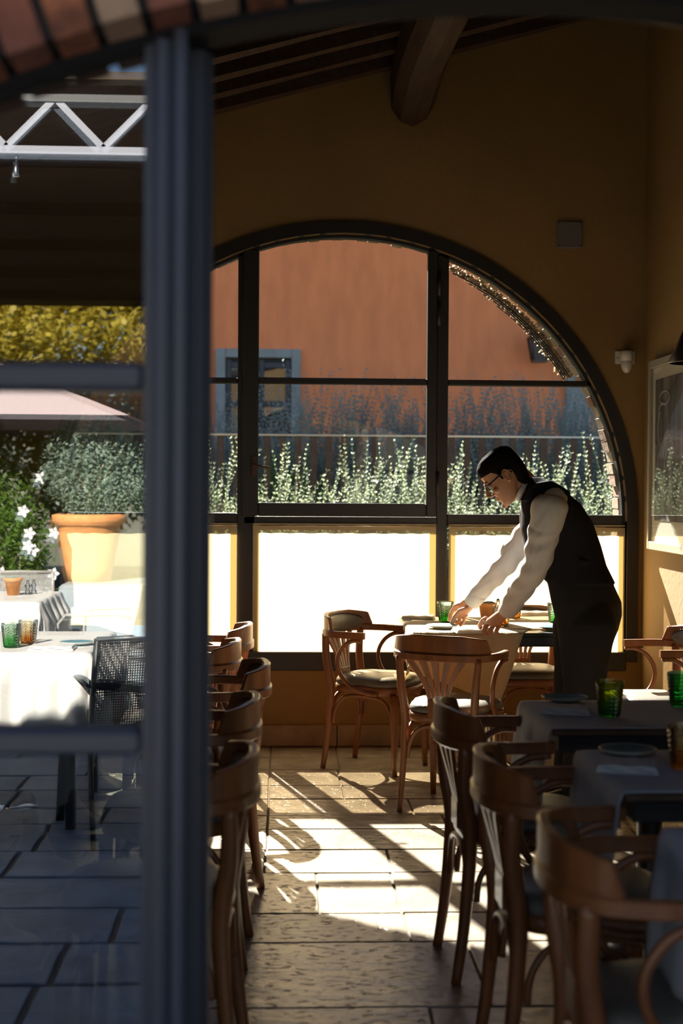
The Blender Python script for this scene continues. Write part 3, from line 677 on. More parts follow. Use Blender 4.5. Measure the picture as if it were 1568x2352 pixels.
def cloth(poly, rect, zt, n, m, label, cat_group=None, fold=.012, seed=1, crease=True):
    # poly: corner A, edge vectors U, V.  Points beyond the table edge hang down.
    A, U, V = Vector(poly[0]), Vector(poly[1]), Vector(poly[2]); x0, x1, y0, y1 = rect
    nu = max(8, int(U.length / .022)); nv = max(8, int(V.length / .022)); vs = []
    for j in range(nv + 1):
        for i in range(nu + 1):
            p = A + U * (i / nu) + V * (j / nv); cx = min(max(p.x, x0), x1); cy = min(max(p.y, y0), y1)
            dx, dy = p.x - cx, p.y - cy; d = math.hypot(dx, dy)
            if d < 1e-5:
                wv = .0010 * noise.noise(Vector((p.x * 6, p.y * 6, seed))) ; e = min(p.x - x0, x1 - p.x, p.y - y0, y1 - p.y)
                z = zt + .003 + abs(wv) - max(0, .006 - e) * .3; q = (p.x, p.y, z)
            else:
                s = (p.y if abs(dx) > abs(dy) else p.x); ph = math.sin(s * 34 + seed) + .6 * math.sin(s * 61 + seed * 2)
                out = .007 + (fold * (1 + ph) * .5) * min(1, d / .12) + .02 * min(1, d / .3)
                q = (cx + dx / d * min(out, d), cy + dy / d * min(out, d), zt + .001 - max(0, d - .006))
            vs.append(q)
    O = Vector(((x0 + x1) / 2, (y0 + y1) / 2, zt)); vs = [tuple(Vector(v) - O) for v in vs]
    fs = [(j * (nu + 1) + i, j * (nu + 1) + i + 1, (j + 1) * (nu + 1) + i + 1, (j + 1) * (nu + 1) + i) for j in range(nv) for i in range(nu)]
    mb = MB().add(vs, fs, True); o = mb.build('tablecloth', m, fix=False); o.location = O
    md = o.modifiers.new('thickness', 'SOLIDIFY'); md.thickness = .0012; md.offset = 1
    tag(o, label, 'tablecloth', cat_group); return o
ZT = .757
T0 = (.635, 1.50, 6.78, 7.60)
table(*T0, 'square black-edged table in front of the window being set by the man', ZT, chrome=True)
cloth(((1.05, 6.44), (-.62, .22), (.40, 1.14)), T0, ZT, 1, M['linen_cream'], 'cream runner laid slantwise on the table the man is setting, hanging over its front', seed=2, fold=.02)
cloth(((1.13, 6.93), (.60, -.06), (.08, .84)), T0, ZT + .0025, 1, M['linen_cream'], 'second cream runner hanging over the right side of the table behind the man', seed=6, fold=.012)
RT = ((4.05, 4.60, 'farthest'), (3.19, 3.72, 'middle'), (2.33, 2.87, 'nearest'))
for k, (ya, yb, nm) in enumerate(RT):
    r = (.785, 1.50, ya, yb)
    table(*r, nm + ' small black table of the right row', ZT, group='tables of the right row')
    cloth(((.785 - .27, ya + .004), (.985, 0), (0, yb - ya - .008)), r, ZT, 1, M['linen_blue'], 'pale runner hanging over the aisle end of the %s table of the right row' % nm, 'runners of the right row', seed=3 + k, fold=.010)
for k, (yc, nm) in enumerate(((6.80, 'farthest'), (6.06, 'second farthest'), (5.28, 'middle'), (4.42, 'second nearest'), (3.50, 'nearest'))):
    r = (-1.25, -.56, yc - .27, yc + .27)
    table(*r, nm + ' small table of the left row, behind the chair backs', ZT, group='tables of the left row')
    cloth(((-1.25, yc - .265), (.80, 0), (0, .53)), r, ZT, 1, M['linen_blue'], 'pale runner on the %s table of the left row' % nm, 'runners of the left row', seed=13 + k)

# ================================================================== TABLEWARE
ZC = ZT + .0045
def make_glass(name_mat, label, cat='glass', h=.105, group=None, s=1.0):
    mb = MB(); n = 30; nz = 16; r0, r1 = .031 * s, .0425 * s
    rings = []
    def ring(r, z, k): return [Vector(((r + (.0021 if (i + k) % 2 else -.0009)) * math.cos(2 * math.pi * (i + .5 * (k % 2)) / n), (r + (.0021 if (i + k) % 2 else -.0009)) * math.sin(2 * math.pi * (i + .5 * (k % 2)) / n), z)) for i in range(n)]
    def flat(r, z): return [Vector((r * math.cos(2 * math.pi * i / n), r * math.sin(2 * math.pi * i / n), z)) for i in range(n)]
    rings.append(flat(r0 * .9, 0)); rings.append(flat(r0, .003))
    for k in range(nz): z = .006 + (h - .016) * k / (nz - 1); rings.append(ring(r0 + (r1 - r0) * z / h, z, k))
    rings += [flat(r1, h - .006), flat(r1 + .0005, h), flat(r1 - .0018, h), flat(r0 - .002, .014), flat(.002, .012)]
    mb.loft(rings, smooth=False); o = mb.build('tumbler', M[name_mat]); tag(o, label, cat, group); return o
def make_plate(label, r=.078, group=None, top='plate'):
    e = empty('side_plate'); tag(e, label, 'plate', group)
    MB().lathe([(0, .0005), (r * .55, 0), (r * .6, .004), (r * .93, .011), (r, .0165), (r * .985, .018), (r * .9, .013), (r * .62, .0065), (0, .006)], 40).build('rim', M['plate_rim'], e)
    MB().lathe([(0, .0062), (r * .60, .0067), (r * .88, .0128), (r * .93, .0152), (r * .90, .0156), (r * .60, .0085), (0, .0075)], 40).build('glazed_well', M[top], e)
    return e
def make_napkin(label, w_=.20, d_=.12, group=None, m='linen'):
    e = empty('napkin'); tag(e, label, 'napkin', group)
    for k in range(3):
        mb = MB(); z0 = .0005 + k * .0066; nx = 12; vs = []; i_ = k * .003
        top = [[(-w_ / 2 + i_ + (w_ - 2 * i_) * i / nx, -d_ / 2 + d_ * j, z0 + .0058 + .0016 * math.sin(i * 1.1 + k * 2 + j * 2)) for i in range(nx + 1)] for j in (0, .5, 1)]
        bot = [[(x, y, z0) for x, y, _ in row] for row in top]
        rings = [[Vector(top[j][i]) for j in range(3)] + [Vector(bot[2 - j][i]) for j in range(3)] for i in range(nx + 1)]
        mb.loft(rings, smooth=False); mb.build('fold', M[m], e)
    return e
def put(o, px, py, z=ZC, rz=0.0):
    p = PZ(px, py, z); o.location = (p.x, p.y, z); o.rotation_euler = (0, 0, rz); return o
# table being set
put(make_glass('green_glass', 'pale green textured tumbler beside the man\'s reaching hand'), 1022, 1428)
put(make_glass('green_glass', 'pale green textured tumbler partly hidden by the man\'s hip'), 1275, 1431)
put(make_glass('amber_glass', 'amber textured tumbler behind the man\'s nearer cuff'), 1152, 1438)
put(make_glass('amber_glass', 'amber tumbler, only its base showing right of the nearer cuff'), 1180, 1420)
put(make_plate('teal side plate the man is putting down with his far hand'), 1015, 1443)
put(make_plate('teal side plate on the set table against the man\'s thigh'), 1272, 1446)
put(make_napkin('folded white napkin under the man\'s nearer hand', .18, .13), 1085, 1452, rz=.1)
put(make_napkin('folded white napkin at the far left corner of the set table', .17, .10), 960, 1421, rz=-.2)
pn = make_napkin('thick white folded napkin at the window side of the set table', .17, .10); put(pn, 1228, 1413)
def make_pot(label, z_h=.10, r=.045):
    e = empty('potted_succulent'); tag(e, label, 'potted plant')
    MB().lathe([(0, 0), (r * .68, 0), (r * .92, z_h * .78), (r * 1.02, z_h * .78), (r * 1.06, z_h), (r * .94, z_h), (r * .9, z_h * .86), (0, z_h * .86)], 28).build('pot', M['terracotta'], e)
    MB().lathe([(0, z_h * .84), (r * .92, z_h * .85), (r * .9, z_h * .90), (0, z_h * .93)], 20).build('soil', M['soil'], e)
    rr = random.Random(5)
    for c in range(5):
        mb = MB(); cx, cy = (rr.uniform(-.5, .5) * r, rr.uniform(-.5, .5) * r) if c else (0, 0); z0 = z_h * .92
        for k in range(16):
            a = k * 2.4; L = .030 * (1 - k / 26); t = .25 + k / 18
            d = Vector((math.cos(a) * math.cos(t), math.sin(a) * math.cos(t), math.sin(t)))
            mb.tube([Vector((cx, cy, z0)), Vector((cx, cy, z0)) + d * L * .6, Vector((cx, cy, z0)) + d * L], [.003, .0055, .0008], 6)
        mb.build('rosette', M['succulent'], e)
    return e
put(make_pot('terracotta pot with a small succulent on the set table between the man\'s hands', .095, .048), 1119, 1426)
def make_shaker(label, group):
    e = empty('salt_shaker'); tag(e, label, 'shaker', group)
    MB().lathe([(0, 0), (.017, 0), (.019, .006), (.017, .02), (.011, .034), (.015, .048), (.018, .056), (.012, .068), (.010, .075), (0, .075)], 20).build('body', M['clear_glass'], e)
    MB().lathe([(0, .0745), (.011, .0745), (.012, .082), (.007, .09), (.0, .093)], 18).build('cap', M['chrome'], e)
    return e
s1 = put(make_shaker('left glass shaker behind the amber tumbler on the set table', 'shakers on the set table'), 1143, 1413)
put(dup(s1, (0, 0, 0), 0, 'right glass shaker behind the amber tumbler on the set table'), 1162, 1412)
# right row tables
put(make_glass('olive_glass', 'olive green textured tumbler on the farthest table of the right row', h=.108), 1399, 1645)
put(make_glass('emerald_glass', 'bright green textured tumbler cut by the right edge of the photo', h=.108), 1562, 1622)
put(make_glass('amber_glass', 'brown amber tumbler cut by the right edge on the middle right table', h=.108), 1570, 1765)
put(make_plate('dark teal side plate on the farthest table of the right row', .075), 1296, 1611)
put(make_plate('dark teal side plate on the middle table of the right row', .075), 1441, 1733)
put(make_napkin('folded grey napkin on the farthest table of the right row', .15, .10, m='linen_blue'), 1300, 1637, rz=-.25)
put(make_napkin('folded bluish napkin on the middle table of the right row', .15, .11, m='linen_blue'), 1440, 1768, rz=-.25)

# ================================================================== THE MAN
def remesh(o, vox, smooth=6, sub=0):
    m = o.modifiers.new('r', 'REMESH'); m.mode = 'VOXEL'; m.voxel_size = vox; m.use_smooth_shade = True
    if smooth: s = o.modifiers.new('s', 'SMOOTH'); s.factor = .5; s.iterations = smooth
    dg = bpy.context.evaluated_depsgraph_get(); me = bpy.data.meshes.new_from_object(o.evaluated_get(dg)); mt = o.data.materials[0]
    o.modifiers.clear(); o.data = me; me.materials.clear(); me.materials.append(mt)
    me.polygons.foreach_set('use_smooth', [True] * len(me.polygons)); me.update(); return o
YM = 6.50
def W(px, py, dy=0.0): return P(px, py, YM + dy)
def oval(c, ax, bx, n=20, e=1.0):
    return [Vector(c) + ax * (math.copysign(abs(math.cos(a)) ** e, math.cos(a))) + bx * (math.copysign(abs(math.sin(a)) ** e, math.sin(a))) for a in [2 * math.pi * k / n for k in range(n)]]
def limb(mb, pts, rs, n=14, flat=None): mb.tube(pts, rs, n, flat=flat); return mb
person = empty('person', (W(1335, 1835).x, YM, 0)); tag(person, 'man in dark waistcoat and white shirt leaning over the table to lay it', 'person')
PO = Vector(person.location)
def body_build(mb, name, m, vox=None, smooth=6):
    mb.v = [tuple(Vector(v) - PO) for v in mb.v]; o = mb.build(name, m, person)
    if vox: remesh(o, vox, smooth)
    return o
SIDE = Vector((.42, .907, 0)).normalized()          # from his left side (near us) to his right side
K = YM / F
# torso sections: front px, back px, half width
sec = [((1283, 1425), (1418, 1420), .165), ((1272, 1382), (1420, 1385), .172), ((1256, 1335), (1407, 1340), .158), ((1233, 1295), (1386, 1298), .150), ((1211, 1258), (1373, 1252), .158),
       ((1199, 1212), (1354, 1200), .180), ((1199, 1168), (1326, 1158), .190), ((1205, 1132), (1296, 1132), .165), ((1212, 1108), (1262, 1110), .105), ((1212, 1098), (1236, 1096), .06)]
def torso(grow=0.0, lo=0, hi=None, e=.8):
    rings = []
    for (f, b, hw) in sec[lo:hi]:
        a, c = W(*f), W(*b); ax = (c - a) / 2; ax *= (1 + grow / ax.length); hw += grow
        # push the section so that its silhouette keeps while it is turned with the body
        bx = SIDE * hw; bx = bx - ax.normalized() * bx.dot(ax.normalized()) * .85
        rings.append(oval((a + c) / 2, ax, bx, 28, e))
    return rings
# shoulders / elbows / wrists
nS, nE, nW = W(1262, 1170, -.17), W(1230, 1300, -.10), W(1168, 1398, .10)
fS, fE, fW = W(1247, 1172, .17), W(1163, 1290, .30), W(1088, 1376, .46)
bodym = MB()
bodym.loft([r for r in torso(-.045, 0, 9)])
# neck
bodym.loft([oval(W(1221, 1123), Vector((.048, 0, .03)), SIDE * .055, 16), oval(W(1207, 1108), Vector((.046, 0, .028)), SIDE * .053, 16), oval(W(1191, 1094), Vector((.046, 0, .028)), SIDE * .050, 16), oval(W(1174, 1082), Vector((.046, 0, .028)), SIDE * .050, 16)])
# legs
for (dx, dy) in ((0, -.10), (-20, .10)):
    limb(bodym, [W(1350 + dx, 1420, dy * .8), W(1347 + dx, 1480, dy), W(1338 + dx, 1600, dy), W(1338 + dx, 1700, dy), W(1330 + dx, 1800, dy), W(1330 + dx, 1822, dy)], [.080, .080, .062, .058, .042, .042])
for (s, e_, w_) in ((nS, nE, nW), (fS, fE, fW)):
    limb(bodym, [s, s.lerp(e_, .5), e_, e_.lerp(w_, .35), w_], [.058, .052, .042, .040, .027])
# hands: palm and fingers are part of the same body
def finger(pts, r): limb(bodym, [Vector(p) for p in pts], [r, r, r * .95, r * .8][:len(pts)], 10)
# near hand (his left), seen from the back, fingers curled down onto the napkin
pw = nW
kn = [W(1109, 1424, .235), W(1119, 1432, .205), W(1132, 1437, .175), W(1146, 1437, .15)]
ctr = (kn[1] + kn[2]) / 2
pax = (ctr - pw).normalized(); wid = (kn[3] - kn[0]) / 2; nrm = pax.cross(wid).normalized()
bodym.loft([oval(pw.lerp(ctr, -.25), wid.normalized() * .027, nrm * .022, 14), oval(pw.lerp(ctr, .0), wid.normalized() * .030, nrm * .024, 14), oval(pw.lerp(ctr, .35), wid.normalized() * .039, nrm * .024, 14), oval(pw.lerp(ctr, .75), wid.normalized() * .045, nrm * .022, 14), oval(pw.lerp(ctr, 1.0), wid.normalized() * .044, nrm * .018, 14)])
tips = [((1101, 1437, .245), (1104, 1452, .235)), ((1110, 1449, .20), (1116, 1459, .19)), ((1124, 1452, .17), (1129, 1460, .16)), ((1139, 1450, .14), (1143, 1458, .135))]
for k in range(4): finger([kn[k].lerp(pw, .15), kn[k], W(*tips[k][0]), W(*tips[k][1])], [.0126, .0130, .0124, .0112][k])
finger([W(1150, 1412, .19), W(1128, 1428, .27), W(1110, 1443, .285), W(1106, 1453, .27)], .012)
# far hand (his right), thumb towards us pinching the plate rim
pw = fW
kn = [W(1045, 1392, .53), W(1050, 1402, .55), W(1058, 1412, .555), W(1067, 1420, .55)]
ctr = (kn[1] + kn[2]) / 2; wid = (kn[3] - kn[0]) / 2; pax = (ctr - pw).normalized(); nrm = pax.cross(wid).normalized()
bodym.loft([oval(pw.lerp(ctr, -.25), wid.normalized() * .026, nrm * .020, 14), oval(pw, wid.normalized() * .028, nrm * .021, 14), oval(pw.lerp(ctr, .4), wid.normalized() * .036, nrm * .020, 14), oval(pw.lerp(ctr, .8), wid.normalized() * .039, nrm * .016, 14), oval(ctr, wid.normalized() * .036, nrm * .013, 14)])
tips = [((1035, 1409, .55), (1030, 1427, .55)), ((1045, 1417, .56), (1038, 1431, .555)), ((1054, 1424, .56), (1046, 1434, .55)), ((1063, 1430, .555), (1055, 1438, .545))]
for k in range(4): finger([kn[k].lerp(pw, .2), kn[k], W(*tips[k][0]), W(*tips[k][1])], [.0105, .0108, .0102, .0095][k])
finger([W(1076, 1396, .47), W(1055, 1403, .465), W(1043, 1418, .475), W(1036, 1434, .49)], .012)
# head
HC = W(1157, 1097, .0); fwd = Vector((-.755, .12, -.645)).normalized(); sd = Vector((0.1, 1, 0)); sd = (sd - fwd * sd.dot(fwd)).normalized(); upv = sd.cross(fwd).normalized()
if upv.z < 0: upv = -upv
HM = Matrix((sd, fwd, upv)).transposed()           # local x = to his right (away from us), y = face, z = crown
def H(x, y, z): return HC + HM @ Vector((x, y, z))
def hring(f, b, hw, z, n=28, e=.85, ef=None):
    c = (f + b) / 2; r = (f - b) / 2
    return [H(math.copysign(abs(math.cos(a)) ** e, math.cos(a)) * hw, c + math.copysign(abs(math.sin(a)) ** .9, math.sin(a)) * r, z) for a in [2 * math.pi * k / n for k in range(n)]]
head = [(.066, .035, .016, -.113), (.078, .015, .030, -.106), (.083, -.005, .041, -.092), (.083, -.028, .050, -.072), (.084, -.050, .057, -.050), (.084, -.072, .063, -.028), (.079, -.092, .068, -.004),
        (.076, -.102, .070, .016), (.084, -.107, .073, .036), (.086, -.108, .075, .058), (.079, -.103, .073, .080), (.060, -.088, .063, .100), (.030, -.060, .044, .113), (.0, -.03, .018, .118)]
bodym.loft([hring(*h) for h in head])
bodym.ell(H(0, .080, -.104), .015, .012, .012)          # chin
bodym.loft([oval(H(0, .080, .028), HM @ Vector((.007, 0, 0)), HM @ Vector((0, .008, 0)), 10), oval(H(0, .094, .008), HM @ Vector((.008, 0, 0)), HM @ Vector((0, .010, 0)), 10), oval(H(0, .106, -.014), HM @ Vector((.010, 0, 0)), HM @ Vector((0, .012, 0)), 10), oval(H(0, .108, -.024), HM @ Vector((.013, 0, 0)), HM @ Vector((0, .011, 0)), 10), oval(H(0, .092, -.036), HM @ Vector((.014, 0, 0)), HM @ Vector((0, .010, 0)), 10)])
for s in (-1, 1):
    bodym.ell(H(s * .011, .094, -.028), .008, .008, .007)          # nostril wings
    bodym.ell(H(s * .030, .079, .034), .022, .010, .006, HM)       # brow
    bodym.ell(H(s * .044, .062, -.020), .016, .014, .016)          # cheek bone
    bodym.loft([oval(H(s * .071, -.012, -.030), HM @ Vector((0, .006, 0)), HM @ Vector((s * .006, 0, 0)), 10), oval(H(s * .076, -.014, -.018), HM @ Vector((0, .010, 0)), HM @ Vector((s * .006, 0, 0)), 10), oval(H(s * .082, -.018, .004), HM @ Vector((0, .015, 0)), HM @ Vector((s * .005, 0, 0)), 12), oval(H(s * .084, -.020, .018), HM @ Vector((0, .016, 0)), HM @ Vector((s * .005, 0, 0)), 12), oval(H(s * .080, -.018, .030), HM @ Vector((0, .010, 0)), HM @ Vector((s * .005, 0, 0)), 12)])
bodym.ell(H(0, .086, -.052), .020, .007, .005, HM); bodym.ell(H(0, .084, -.063), .018, .008, .006, HM)
# feet inside the shoes keep the body one figure
for (dx, dy) in ((0, -.10), (-20, .10)):
    a = W(1330 + dx, 1822, dy); bodym.loft([oval((a.x + .03, a.y, .045), Vector((0, .032, 0)), Vector((0, 0, .035)), 12), oval((a.x - .06, a.y + .02, .035), Vector((0, .036, 0)), Vector((0, 0, .025)), 12), oval((a.x - .17, a.y + .04, .025), Vector((0, .028, 0)), Vector((0, 0, .015)), 12)])
body_build(bodym, 'body', M['skin'], .0033, 3)
# ear rim
mb = MB(); mb.tube([H(-.090, -.018 + .017 * math.cos(a), .004 + .027 * math.sin(a)) for a in [R(-70) + R(250) * i / 20 for i in range(21)]], .0035, 8); body_build(mb, 'ear_rim', M['skin'])
for s in (-1, 1):
    body_build(MB().ell(H(s * .031, .072, .013), .012, .012, .012), 'eye', mat('eye_%d' % s, (.35, .3, .28), .2))
# hair
hm = MB()
hm.loft([hring(.062, -.112, .079, .050), hring(.088, -.115, .081, .066), hring(.088, -.113, .080, .084), hring(.078, -.104, .074, .104), hring(.055, -.082, .060, .122), hring(.02, -.045, .035, .132)])
hm.loft([hring(-.045, -.085, .052, -.085), hring(-.035, -.100, .064, -.055), hring(-.036, -.110, .071, -.02), hring(-.030, -.115, .076, .012), hring(.03, -.116, .079, .036), hring(.058, -.116, .081, .062)])
hm.loft([hring(.022, -.02, .0745, .0), hring(.03, -.03, .0765, .03), hring(.05, -.03, .0785, .055)])
hm.loft([oval(W(1168, 1064), Vector((.045, 0, .03)), SIDE * .055, 16), oval(W(1182, 1082), Vector((.043, 0, .026)), SIDE * .050, 16), oval(W(1196, 1095), Vector((.036, 0, .022)), SIDE * .046, 16), oval(W(1204, 1102), Vector((.028, 0, .018)), SIDE * .040, 16)])
hair = body_build(hm, 'hair', M['hair'], .0035, 2)
# glasses
gl = MB()
for s in (-1, 1):
    c = (s * .033, .092, .012)
    gl.tube([H(c[0] + .025 * math.copysign(abs(math.cos(a)) ** .7, math.cos(a)), c[1] - .006 * abs(math.cos(a)) * (1 if s * math.cos(a) > 0 else 0), c[2] + .018 * math.copysign(abs(math.sin(a)) ** .7, math.sin(a))) for a in [2 * math.pi * k / 28 for k in range(28)]], .0032, 6, loop=True)
    gl.tube([H(s * .058, .087, .020), H(s * .074, .07, .021), H(s * .079, .0, .022), H(s * .080, -.030, .016), H(s * .077, -.044, .0)], .0036, 6, flat=(.6, 1.2))
gl.tube([H(-.009, .094, .016), H(0, .098, .019), H(.009, .094, .016)], .002, 6)
glo = body_build(gl, 'glasses', M['black'])
for s in (-1, 1):
    c = (s * .033, .092, .012)
    l_ = MB().add([H(c[0] + .024 * math.cos(a), c[1], c[2] + .017 * math.sin(a)) - PO for a in [2 * math.pi * k / 20 for k in range(20)]], [tuple(range(20))]).build('lens', M['lens'], glo)
# waistcoat
vm = MB(); vm.loft(torso(.010, 2, 10))
vm.loft([oval(W(1322, 1315), Vector((.145, 0, .02)), SIDE * .152, 24), oval(W(1336, 1345), Vector((.148, 0, -.00)), SIDE * .160, 24), oval(W(1334, 1362), Vector((.135, 0, -.03)), SIDE * .150, 24)])
# strap over the shoulders
for s, dy in ((-1, -.115), (1, .115)):
    vm.loft([oval(W(1210 + 6 * s, 1150, dy), Vector((.018, 0, 0)), SIDE * .045, 12), oval(W(1226, 1112, dy * .9), Vector((.03, 0, .01)), SIDE * .045, 12), oval(W(1252, 1112, dy * .9), Vector((.03, 0, .02)), SIDE * .05, 12), oval(W(1290, 1150, dy), Vector((.04, 0, .04)), SIDE * .055, 12)])
body_build(vm, 'waistcoat', M['vest'], .006, 6)
mb = MB(); mb.tube([W(1330, 1290, -.168), W(1362, 1292, -.12), W(1386, 1294, -.02)], .011, 8, flat=(.3, 1)); mb.tube([W(1384, 1286, -.05), W(1388, 1297, -.05)], .012, 8, flat=(.6, 1)); body_build(mb, 'waist_strap', M['vest'])
# shirt: sleeves with creases, collar, cuffs
sm = MB()
def sleeve(s, e_, w_, rr, cuff, seed):
    path = spline([s + Vector((.012, .02, .055)), s.lerp(e_, .12), s.lerp(e_, .5), e_, e_.lerp(w_, .5), w_], 12); n = len(path); rings = []
    prev = None
    for i, p in enumerate(path):
        t = (path[min(i + 1, n - 1)] - path[max(i - 1, 0)]).normalized(); a = t.cross(Vector((0, 1, 0))).normalized(); b = a.cross(t).normalized(); u = i / (n - 1)
        r = float(np.interp(u, [k / (len(rr) - 1) for k in range(len(rr))], rr))
        if i < 8: r *= .62 + .38 * math.sin(i / 8 * math.pi / 2)
        rings.append([p + (a * math.cos(q) + b * math.sin(q)) * (r * (1 + .10 * noise.noise(Vector((math.cos(q) * 1.3 + seed, math.sin(q) * 1.3, u * 11 + 3 * math.cos(q)))) + .07 * math.sin(u * 46 + 3 * math.sin(q + seed)) * (u > .3))) for q in [2 * math.pi * k / 28 for k in range(28)]])
    sm.loft(rings)
sleeve(nS, nE, nW, [.090, .086, .077, .070, .067, .061, .056, .052, .046], None, 1.0)
sleeve(fS, fE, fW, [.062, .062, .062, .060, .058, .055, .050, .047, .041], None, 4.0)
sm.loft([r for r in torso(-.014, 4, 9)])
sm.ell(nS + Vector((.022, .05, .02)), .075, .07, .085)
shirt = body_build(sm, 'shirt', M['shirt'], .0055, 5)
for (e_, w_) in ((nE, nW), (fE, fW)):
    t = (w_ - e_).normalized(); a = t.cross(Vector((0, 1, 0))).normalized(); b = a.cross(t).normalized()
    mb = MB(); mb.loft([oval(w_ + t * o_, a * r, b * r, 24) for o_, r in ((-.055, .042), (-.05, .046), (.022, .044), (.024, .041), (-.02, .036))])
    body_build(mb, 'cuff', M['shirt'])
mb = MB()
ca, cb = W(1222, 1100), W(1199, 1150)
nd = (W(1180, 1082) - W(1226, 1118)).normalized()
mb.loft([oval(W(1212, 1124), Vector((.040, 0, .060)), SIDE * .066, 24), oval(W(1206, 1119), Vector((.038, 0, .058)), SIDE * .063, 24), oval(W(1203, 1116), Vector((.036, 0, .056)), SIDE * .060, 24)])
body_build(mb, 'collar', M['shirt'], .004, 4)
mb = MB(); mb.tube([W(1197, 1162, -.0), W(1196, 1180, -.0), W(1198, 1215, .0), W(1204, 1235, .0)], [.014, .019, .024, .020], 12, flat=(.35, 1), up=(0, 1, 0)); body_build(mb, 'tie', M['tie'])
# trousers
tm = MB(); tm.loft([oval((W(*f) + W(*b)) / 2, (W(*b) - W(*f)) / 2 * 1.0, SIDE * hw * 1.02, 28, .85) for f, b, hw in (((1255, 1322), (1392, 1312), .138), ((1262, 1345), (1402, 1335), .150), ((1270, 1382), (1424, 1385), .170), ((1280, 1420), (1425, 1415), .175), ((1286, 1455), (1416, 1450), .17), ((1290, 1490), (1400, 1486), .16), ((1292, 1530), (1390, 1526), .14), ((1296, 1560), (1376, 1556), .11))])
for (dx, dy, k) in ((0, -.10, 1.0), (-22, .10, 1.0)):
    pts = spline([W(1352 + dx, 1385, dy * .55), W(1353 + dx, 1430, dy * .8), W(1348 + dx, 1490, dy), W(1342 + dx, 1560, dy), W(1338 + dx, 1630, dy), W(1336 + dx, 1710, dy), W(1330 + dx, 1800, dy), W(1329 + dx, 1826, dy)], 8)
    rr = list(np.interp(np.linspace(0, 7, len(pts)), [0, 1, 2, 3, 4, 5, 6, 7], [.095, .128, .112, .098, .088, .082, .078, .082])); rings = []
    for i, p in enumerate(pts):
        rings.append([p + Vector((math.cos(q), 0, 0)) * rr[i] * (1 + .05 * noise.noise(Vector((math.cos(q) * 2, dx, i * .22)))) + Vector((0, 1, 0)) * math.sin(q) * rr[i] * .95 for q in [2 * math.pi * j / 24 for j in range(24)]])
    tm.loft(rings)
body_build(tm, 'trousers', M['trousers'], .007, 4)
for (dx, dy) in ((0, -.10), (-22, .10)):
    a = W(1330 + dx, 1822, dy); mb = MB()
    mb.loft([oval((a.x + .075, a.y - .01, .045), Vector((0, .026, 0)), Vector((0, 0, .042)), 18, .8), oval((a.x + .03, a.y, .052), Vector((0, .038, 0)), Vector((0, 0, .050)), 18, .8), oval((a.x - .04, a.y + .02, .048), Vector((0, .044, 0)), Vector((0, 0, .046)), 18, .8), oval((a.x - .12, a.y + .04, .034), Vector((0, .046, 0)), Vector((0, 0, .032)), 18, .8), oval((a.x - .19, a.y + .055, .024), Vector((0, .034, 0)), Vector((0, 0, .022)), 18, .8), oval((a.x - .205, a.y + .058, .020), Vector((0, .014, 0)), Vector((0, 0, .012)), 18, .8)])
    body_build(mb, 'shoe', M['shoe'], .004, 3)

# ================================================================== BEYOND THE WINDOW
MB().box(-18, 18, YB + .2, 40, -.30, -.06).build('ground', M['soil'], kind='structure')
YR = 17.0
bld = empty('red_building', (0, YR, 0)); tag(bld, 'terracotta rendered building filling the view beyond the arched window', 'building')
MB().box(-14, 3.72, 0, 5.0, -.3, 5.25).build('wall', M['red'], bld)
def onb(px, py): p = P(px, py, YR); return p.x, p.z
xa, zt_ = onb(495, 801); xb, _ = onb(691, 801)
xi0, zi = onb(518, 822); xi1, _ = onb(669, 822)
sr = MB(); sr.box(xa, xi0, -.06, .02, .3, zt_, b=.01); sr.box(xi1, xb, -.06, .02, .3, zt_, b=.01); sr.box(xi0, xi1, -.06, .02, zi, zt_, b=.01)
sr.build('stone_surround', M['greystone'], bld)
MB().box(xi0, xi1, -.005, .02, .3, zi).build('opening', M['dark'], bld)
lw = (xi1 - xi0) / 2
for k in range(2):
    c0 = xi0 + k * lw + .01; c1 = c0 + lw - .02; mb = MB()
    for (a, b_, c, d) in ((c0, c0 + .06, .3, zi - .02), (c1 - .06, c1, .3, zi - .02)): mb.box(a, b_, -.035, -.004, c, d, b=.004)
    for z in (zi - .09, zi - .55, zi - 1.05, zi - 1.6, .5): mb.box(c0 + .06, c1 - .06, -.033, -.006, z - .03, z + .04, b=.004)
    sh = mb.build('casement', M['navy'], bld)
    for z0, z1 in ((zi - .51, zi - .12), (zi - 1.01, zi - .58)): MB().add([(c0 + .06, -.012, z0), (c1 - .06, -.012, z0), (c1 - .06, -.012, z1), (c0 + .06, -.012, z1)], [(0, 1, 2, 3)]).build('pane', M['picglass'], sh)
x0, z0 = onb(1297, 900); x1, _ = onb(1352, 900)
MB().box(x0, x1, -.10, .02, -.3, 5.2, b=.01).build('corner_pilaster', M['greystone'], bld)
MB().box(-14, 4.1, -.35, 5.2, 5.25, 5.40).build('eaves', M['terracotta'], bld)
b2 = empty('cream_building', (0, 22, 0)); tag(b2, 'pale cream building glimpsed right of the red building corner', 'building')
MB().box(3.9, 13, 0, 4, -.3, 5.0).build('wall', M['brickcream'], b2)
MB().box(3.8, 13.1, -.2, 4.1, 5.0, 5.15).build('eaves', M['terracotta'], b2)
